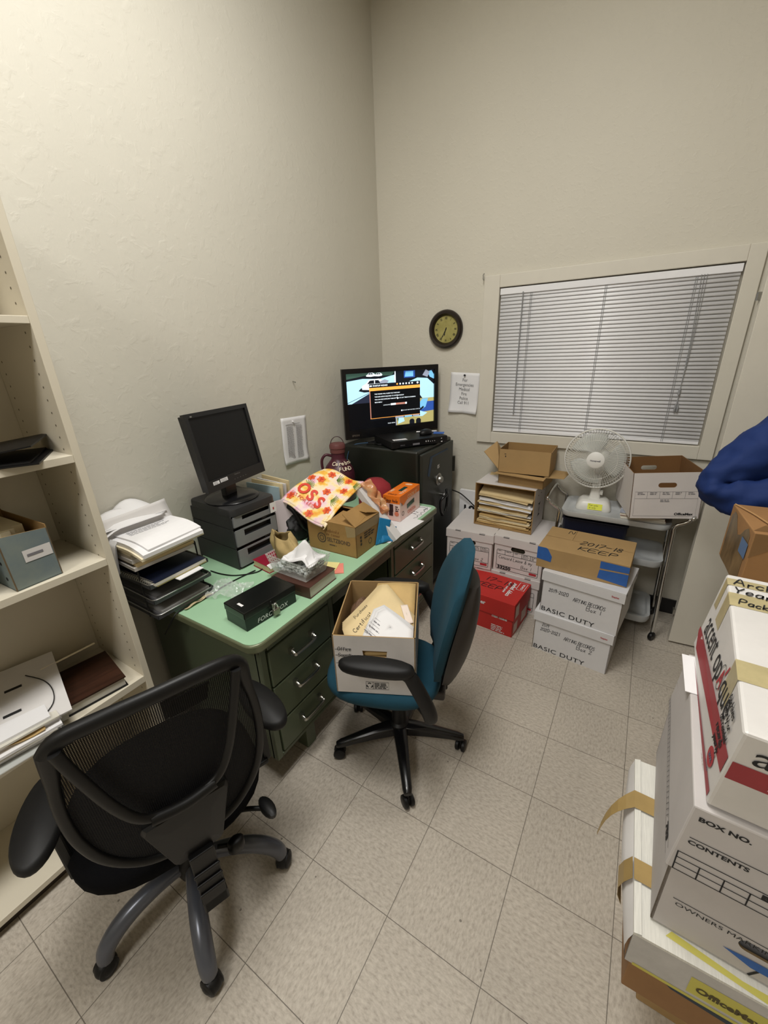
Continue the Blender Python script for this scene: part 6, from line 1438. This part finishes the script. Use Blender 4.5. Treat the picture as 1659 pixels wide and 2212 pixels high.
q = MB(); typed(q, X @ T(0, 0, .0006), 'OfficeMax', .105, .134, .021, sx=1.05, bold=.0009); q.build('logo', mat('olive ink', '4c4222', .7), wl)
q = MB(); fpoly(q, frame((-w/2+.010, -d/2+.0093, 0), (1, 0, 0), (0, 0, 1)), [(.03, .106), (.07, .078), (.31, .060), (.31, .106)]); q.build('tape', mat('dark blue tape', '22303f', .6), wl)
q = MB(); hand(q, T(-w/2, -d/2, .2058), 'b', .036, .075, .012, .0012); q.build('handwriting', M['ink'], wl)
# long bank box 703 with deep lid
b7 = thing('storage_box', 'grey white bank box with a deep lid marked 703 in the right hand stack', 'storage box', (2.1057, -2.0567, .6565), R(-1.5))
M['bank7'] = mat('grey white box board', 'bdb8b6', .75, var=.07, vscale=6)
w, d, h = .320, .395, .24
X = frame((-w/2, -d/2, 0), (1, 0, 0), (0, 0, 1)); q = MB()
q.panel(X, [(0, 0), (w, 0), (w, h), (0, h)], [stadium(.165, .066, .10, .026)[::-1]], t=.004, inner=1)
for s in ('right', 'left', 'back'): q.panel(bface(w, d, h, s, 0), [(0, 0), (w if s == 'back' else d, 0), (w if s == 'back' else d, h), (0, h)], t=.004, inner=1)
q.box(-w/2+.004, -d/2+.004, 0, w/2-.004, d/2-.004, .004); q.build('body', [M['bank7'], M['bankin']], b7)
W_, D_ = .336, .412
q = MB(); z0, z1 = .170, .326
XL7 = T(.002, -.002, 0) @ RZ(R(-.5))
rct = lambda a, b_, z, ox=0: [(-a/2+ox, -b_/2, z), (a/2+ox, -b_/2, z), (a/2+ox, b_/2, z), (-a/2+ox, b_/2, z)]
q.loft([rct(W_, D_, z0), rct(W_-.020, D_-.008, z1)], X=XL7); q.build('lid', M['bank7'], b7, bevel=.003)
Xf = XL7 @ frame((-W_/2, -D_/2-.001, z0), (1, 0, 0), (0, .004, .156)); q = MB()
typed(q, Xf, 'BOX NO.', .020, .130, .0125, sx=1.25, bold=.0005); ribbon(q, Xf, [(.018, .088), (.30, .088)], .0016); typed(q, Xf, 'CONTENTS', .017, .074, .0118, sx=1.25, bold=.0004)
x0, x1, ya, yb = .010, .33, .003, .047
for y in (ya, ya+.015, ya+.030, yb): ribbon(q, Xf, [(x0, y), (x1, y)], .0018)
for k in range(10): ribbon(q, Xf, [(x0+.032*k, ya), (x0+.032*k, yb if k == 0 else ya+.030)], .0020)
typed(q, Xf, 'BANKERS BOX', .118, .0345, .0125, sx=1.45, bold=.001)
q.build('print', M['ink'], b7)
q = MB(); Xl = XL7 @ frame((-W_/2-.001, D_/2, z0), (0, -1, 0), (.010, 0, .156))
for y in (.004, .020): ribbon(q, Xl, [(.0, y), (.395, y)], .0012)
ribbon(q, Xl, [(.0, .012), (.33, .012)], .0009)
for k in range(26): ribbon(q, Xl, [(.004+.0127*k, .004), (.012+.0127*k, .020)], .0009)
typed(q, Xl, '703', .342, .0055, .018, sx=1.2, bold=.0012); q.build('print', M['ink'], b7)
q = MB(); X = frame((-w/2, -d/2-.001, 0), (1, 0, 0), (0, 0, 1)); ribbon(q, X, [(.020, .088), (.30, .088)], .0016); typed(q, X, 'OWNERS MARKING', .024, .072, .0125, sx=1.3); q.build('print', M['ink'], b7)
q = MB(); fpoly(q, X @ T(0, 0, .0004), [(.100, .036), (.130, .040), (.22, .046), (.30, .050), (.30, .008), (.20, .014), (.17, .022), (.14, .021)]); q.build('tape', M['blue_tape'], b7)
q = MB(); ribbon(q, X, [(.150, .020), (.142, .001)], .004); q.build('handwriting', M['ink'], b7)
q = MB(); q.add([(-.05, .02, 0), (.0, .16, 0), (.004, .165, 0), (.012, .12, 0), (-.02, .04, 0)], [(0, 1, 2, 3, 4)], Xl); 
tag(MB().box(1.943, -1.99, .9835, 2.06, -1.862, .9848).build('card_sheet', M['paper']), 'white sheet sticking out between the deep lidded bank box and the opaque paper carton', 'paper')
# opaque paper carton, bulged and leaning
ac = thing('paper_carton', 'white and red accent opaque paper carton, taped and handwritten, topping the right stack', 'box', (2.11, -2.03, .985))
M['acw'] = mat('worn glossy white card', 'd9d6d3', .45, var=.08, vscale=7, bump=.12, bscale=14)
M['acr'] = mat('worn red print', '9e3038', .5, var=.15, vscale=12)
FB, NB, NT, FT = Vector((1.967, -1.809, .986)), Vector((1.957, -2.247, .986)), Vector((1.957, -2.280, 1.175)), Vector((1.992, -1.790, 1.175))
dxx = Vector((.29, -.012, 0)); FB2, NB2, NT2, FT2 = FB+dxx, NB+dxx, NT+dxx*.97, FT+dxx*.95
QL, QF, QT = (FB, NB, NT, FT), (NB, NB2, NT2, NT), (NT, NT2, FT2, FT)
d, w, h = .445, .29, .19
q = MB()
for qd in (QL, QF, QT, (NB2, FB2, FT2, NT2), (FB2, FB, FT, FT2), (FB, FB2, NB2, NB)):
    q.grid(8, 8, lambda u, v: (qd[0]*(1-u)+qd[1]*u)*(1-v)+(qd[3]*(1-u)+qd[2]*u)*v)
q.build('body', M['acw'], ac, world=True, weld=True, bevel=.005, bseg=2)
I_ = Matrix.Identity(4); Z = lambda k: T(0, 0, .0005*k)
def onface(name, m, fL=None, fF=None, fT=None):
    big = MB()
    for fn, qd, W_, H_ in ((fL, QL, d, h), (fF, QF, w, h), (fT, QT, w, d)):
        if fn is None: continue
        q = MB(); fn(q)
        if fn is fL and name != 'tape': q.v = [Vector((p.x, max(.001, p.y-h*.40*(1-p.x/d)), p.z)) for p in q.v]
        warp(q, qd, W_, H_); big.add(q.v, q.f)
    return big.build(name, m, ac, world=True, fixn=False)
ya, yb = h*.44, h*.655
onface('red_band', M['acr'], lambda q: [fpoly(q, I_, [(-.003, ya+.028), (.04, ya), (d-.005, ya), (d-.005, yb), (-.003, yb)]), frect(q, I_, .06, h*.06, d-.008, h*.15)], lambda q: frect(q, I_, .004, ya, w-.01, yb))
onface('white_print', mat('pale print', 'd9c9c4', .6),
    lambda q: [[frect(q, Z(1), .045+.024*k, yb-.019, .062+.024*k, yb-.004) for k in range(8)], frect(q, Z(1), .240, yb-.019, .355, yb-.004), typed(q, Z(1), 'THE OPAQUE THAT PERFORMS', .19, ya+.004, .0095, sx=1.05), typed(q, Z(1), 'INTERNATIONAL PAPER', .22, h*.075, .012, sx=1.2)],
    lambda q: [frect(q, Z(1), .050+.034*k, ya+.007, .078+.034*k, ya+.031) for k in range(6)])
s_ = .088; yt = h*.685
onface('lettering', M['ink'],
    lambda q: [typed(q, Z(1), 'accent', .040, yt, s_, sx=.60), typed(q, Z(1), 'op', .200, yt, s_, sx=.62), typed(q, Z(1), 'que', .288, yt, s_, sx=.62), outline(q, Z(1), [(.270+.017*math.cos(a), yt+.024+.027*math.sin(a)) for a in [2*PI*k/24 for k in range(24)]], .0018)],
    lambda q: [typed(q, Z(1), 'accent', .020, h*.70, .060, sx=1.0), [typed(q, Z(2), chh, .064+.034*k, ya+.012, .018, 'CENTER', bold=.0006) for k, chh in enumerate('DIGITA')]])
onface('red_print', M['red_ink'], lambda q: [typed(q, Z(1), 'A', .259, yt+.004, s_*.62, sx=.72, bold=.001), ribbon(q, Z(1), [(.284, yt+.040), (.292, yt+.062)], .005), fpoly(q, Z(1), [(.385+.020*math.cos(a), h*.30+.019*math.sin(a)) for a in [2*PI*k/20 for k in range(20)]])])
onface('emblem', mat('violet grey print', '6c5c74', .6), lambda q: [typed(q, Z(2), '30%', .385, h*.27, .014, 'CENTER', bold=.0006), typed(q, Z(1), 'PCW', .385, h*.15, .012, 'CENTER')])
M['ytape'] = mat('yellowed packing tape', 'c0b285', .3, var=.2, vscale=16, alpha=.9)
def tapesT(q):
    for y0, y1 in ((.315, .365), (.395, .425), (.100, .150)): frect(q, I_, -.001, y0, w, y1)
    frect(q, Z(.6), .075, .150, .13, .43)
onface('tape', M['ytape'], lambda q: [q.add([(d-y1, h-.070, 0), (d-y0, h-.064, 0), (d-y0, h, 0), (d-y1, h, 0)], [(0, 1, 2, 3)]) for y0, y1 in ((.315, .365), (.395, .425), (.100, .150))], None, tapesT)
onface('handwriting', M['ink'],
    lambda q: [[hand(q, Z(3) @ T(.352+.0*k, h*.955-.022*k, 0) @ RZ(R(-6)), s, 0, -.012, .017, .0024, .1, seed=k+3, wide=.66, track=.8) for k, s in enumerate(('Archives', 'Yearly or', 'as needed'))], hand(q, Z(3) @ T(.352, h*.61, 0) @ RZ(R(-4)), 'records', 0, -.012, .017, .003, .1, seed=9, wide=.7), hand(q, Z(3) @ T(.36, h*.51, 0) @ RZ(R(-4)), 'yearly', 0, -.012, .015, .003, .1, seed=4, wide=.8)],
    None, lambda q: [hand(q, Z(3) @ T(.010, .400, 0) @ RZ(R(-4)), 'Archives', 0, 0, .024, .003, .1, seed=2, wide=1.0), hand(q, Z(3) @ T(.008, .366, 0) @ RZ(R(-6)), 'Yearly', 0, 0, .022, .003, .1, seed=5, wide=1.0), hand(q, Z(3) @ T(.014, .325, 0) @ RZ(R(-4)), 'Packed JM', 0, 0, .018, .0026, .15, seed=8, wide=.9)])
# brown carton behind, and the one that carries it
sb2 = thing('cardboard_box', 'plain tall carton carrying the tape torn carton behind the right hand stack', 'cardboard box', (2.345, -1.245, 0), R(3))
MB().box(-.13, -.12, 0, .13, .12, .9435).build('body', M['card'], sb2, bevel=.003)
w, d, h = .330, .262, .192
tb = thing('cardboard_box', 'brown carton with torn dark tape and a blue tape square behind the accent carton', 'cardboard box', (2.264, -1.252, .944), R(4))
M['cardred'] = mat('reddish brown card', '9d7448', .8, var=.12, vscale=6, bump=.08, bscale=100)
MB().box(-w/2, -d/2, 0, w/2, d/2, h).build('body', M['cardred'], tb, bevel=.003)
q = MB(); Xl = bface(w, d, h, 'left', .001); q.grid(8, 8, lambda u, v: Xl @ Vector((.02+(d-.05)*u, .002+(h-.01)*v*(.85+.15*math.sin(u*9)), .0004*math.sin(u*12)))); q.build('tape', mat('torn brown tape', '7b6446', .3, var=.6, vscale=9, stretch=(3, 3, 1)), tb, smooth=60)
q = MB(); Xf = bface(w, d, h, 'front', .001); Xt = bface(w, d, h, 'top', .001); fpoly(q, Xt, [(.0, .02), (.33, .03), (.33, .11), (.20, .13), (.05, .09)]); fpoly(q, Xf, [(.0, h), (.05, h), (.04, h-.05), (0, h-.08)]); q.build('tape', mat('crumpled clear tape', '8f6d46', .15, alpha=.7, spec=.7), tb)
q = MB(); frect(q, Xl @ T(0, 0, .0014), d-.085, h*.50, d-.02, h*.76); q.build('tape', mat('pale blue tape', '58739a', .6), tb)
q = MB(); q.tube(spline([Xt @ Vector(p) for p in ((.002, .25, .002), (.03, .16, .004), (.05, .08, .004), (.075, .01, .003))], 5), .0025, 6); q.build('torn_edge', mat('torn card edge', 'b08a5c', .9), tb)
# ---------------------------------------------------------------- person in a blue jacket leaning behind the stack
pn = thing('person', 'person in a blue jacket with a bent arm at the right edge behind the cartons', 'person', (2.56, -.80, 0))
def skinbody(name, verts, edges, radii, m, root=0, sub=2, disp=0, dscale=.06):
    me = bpy.data.meshes.new(name); inv = MAT[pn].inverted(); me.from_pydata([tuple(inv @ Vector(v)) for v in verts], edges, [])
    o = bpy.data.objects.new(name, me); COL.objects.link(o); o.parent = pn; MAT[o] = MAT[pn]; me.materials.append(m)
    sk = o.modifiers.new('skin', 'SKIN'); sk.use_smooth_shade = True
    for i, r in enumerate(radii):
        sv = me.skin_vertices[0].data[i]; sv.radius = r if isinstance(r, tuple) else (r, r); sv.use_root = (i == root)
    s = o.modifiers.new('sub', 'SUBSURF'); s.levels = sub; s.render_levels = sub
    if disp:
        tx = bpy.data.textures.new(name, 'CLOUDS'); tx.noise_scale = dscale; tx.noise_depth = 1
        dm = o.modifiers.new('folds', 'DISPLACE'); dm.texture = tx; dm.strength = disp; dm.mid_level = .5; dm.texture_coords = 'LOCAL'
    return o
M['skin'] = mat('skin', 'b98a6c', .55); M['jacket'] = mat('royal blue nylon', '142c62', .75, var=.10, vscale=9, bump=.35, bscale=26, spec=.3); M['jeans'] = mat('dark denim', '23293a', .9, bump=.2, bscale=600); M['hairm'] = mat('dark hair', '241c17', .6); M['shoe'] = mat('black shoe', '161616', .5)
px_, py_ = 2.56, -.78
# body: pelvis, spine, neck, head, both arms, both legs
BV = [(px_, py_, .95), (px_, py_, 1.12), (px_, py_-.01, 1.32), (px_, py_-.02, 1.46), (px_, py_-.03, 1.54), (px_, py_-.05, 1.64), (px_, py_-.05, 1.74),
      (px_-.17, py_-.03, 1.42), (2.075, -.955, 1.140), (2.37, -1.02, 1.158), (2.44, -1.035, 1.165),
      (px_+.17, py_-.03, 1.42), (px_+.33, py_-.14, 1.16), (px_+.10, py_-.28, 1.13), (px_+.03, py_-.30, 1.13),
      (px_-.10, py_, .90), (px_-.11, py_-.01, .50), (px_-.11, py_+.02, .09), (px_-.11, py_-.13, .045), (px_+.10, py_, .90), (px_+.11, py_-.01, .50), (px_+.11, py_+.02, .09), (px_+.11, py_-.13, .045)]
BE = [(0, 1), (1, 2), (2, 3), (3, 4), (4, 5), (5, 6), (3, 7), (7, 8), (8, 9), (9, 10), (3, 11), (11, 12), (12, 13), (13, 14), (0, 15), (15, 16), (16, 17), (17, 18), (0, 19), (19, 20), (20, 21), (21, 22)]
BR = [(.15, .10), (.14, .09), (.15, .10), (.10, .07), .052, (.075, .09), (.06, .08), .055, .042, .032, .03, .055, .042, .032, .03, .085, .058, .04, .03, .085, .058, .04, .03]
# hands: palm and five fingers each
def handverts(V, E, Rr, wrist, base, dirn, side, up):
    d = Vector(dirn).normalized(); s = Vector(side).normalized(); u = Vector(up).normalized(); b = Vector(base)
    for k, (off, ln) in enumerate(((-.030, .070), (-.010, .080), (.010, .076), (.029, .060))):
        i0 = len(V)
        V += [tuple(b+s*off+d*.035), tuple(b+s*off*1.05+d*(.035+ln*.5)-u*.006), tuple(b+s*off*1.05+d*(.035+ln*.95)-u*.024)]; Rr += [.010, .0088, .0075]; E += [(wrist, i0), (i0, i0+1), (i0+1, i0+2)]
    i0 = len(V); V += [tuple(b-s*.038+d*.0), tuple(b-s*.055+d*.035-u*.008), tuple(b-s*.052+d*.06-u*.014)]; Rr += [.012, .010, .0085]; E += [(wrist, i0), (i0, i0+1), (i0+1, i0+2)]
handverts(BV, BE, BR, 10, (2.455, -1.037, 1.165), (1, -.06, -.05), (0, -.2, 1), (0, -1, 0))
handverts(BV, BE, BR, 14, (px_+.015, py_-.305, 1.13), (-1, -.05, -.05), (0, -.2, 1), (0, -1, 0))
skinbody('body', BV, BE, BR, M['skin'])
JV = [(px_, py_, .88), (px_, py_, 1.10), (px_, py_-.01, 1.30), (px_, py_-.015, 1.46), (px_, py_-.025, 1.52), (px_-.20, py_-.04, 1.45), (2.225, -.885, 1.335), (2.12, -.925, 1.225), (2.040, -.955, 1.150), (2.062, -.972, 1.118), (2.14, -.985, 1.118), (2.25, -1.0, 1.130), (2.375, -1.025, 1.155),
      (px_+.19, py_-.03, 1.415), (px_+.27, py_-.09, 1.28), (px_+.34, py_-.14, 1.165), (px_+.22, py_-.22, 1.145), (px_+.10, py_-.28, 1.135)]
JE = [(0, 1), (1, 2), (2, 3), (3, 4), (3, 5), (5, 6), (6, 7), (7, 8), (8, 9), (9, 10), (10, 11), (11, 12), (3, 13), (13, 14), (14, 15), (15, 16), (16, 17)]
JR = [(.20, .15), (.19, .14), (.20, .14), (.15, .10), .075, .105, .105, .092, .070, .068, .075, .078, .058, .098, .092, .078, .074, .055]
skinbody('jacket', JV, JE, JR, M['jacket'], 0, 3, .034, .05)
TV = [(px_, py_, .93), (px_-.10, py_, .86), (px_-.11, py_-.01, .50), (px_-.11, py_+.01, .10), (px_+.10, py_, .86), (px_+.11, py_-.01, .50), (px_+.11, py_+.01, .10)]
skinbody('trousers', TV, [(0, 1), (1, 2), (2, 3), (0, 4), (4, 5), (5, 6)], [(.17, .12), .105, .075, .062, .105, .075, .062], M['jeans'], 0, 2, .02, .12)
hd = MB(); hd.X = T(px_, py_-.03, 1.70)
hd.loft([[(math.cos(a)*.088*k, math.sin(a)*.105*k+.012, z) for a in [2*PI*i/24 for i in range(24)]] for k, z in ((.55, -.06), (.95, -.01), (1.05, .04), (.95, .09), (.65, .125), (.05, .14))]); hd.build('hair', M['hairm'], pn, world=True, smooth=60)
fc = MB(); fc.X = T(px_, py_-.13, 1.66)
fc.lathe([(0, -.012), (.014, -.008), (.010, .012), (.004, .03), (0, .03)], 10); fc.build('nose', M['skin'], pn, world=True, smooth=60)
q = MB()
for sx in (-.032, .032): q.blob((px_+sx, py_-.122, 1.69), (.012, .006, .007), 0, 1, 1, 2)
q.build('eyes', M['paper'], pn, world=True, smooth=60)
q = MB(); q.blob((px_, py_-.128, 1.615), (.024, .006, .006), 0, 1, 1, 2); q.build('mouth', mat('lips', '9a5a50', .5), pn, world=True, smooth=60)
for sx in (-1, 1):
    q = MB(); q.blob((px_+sx*.11, py_-.05, .045), (.05, .14, .05), .05, 1, 3, 3, squash=.004); q.build('shoe', M['shoe'], pn, world=True, smooth=60)
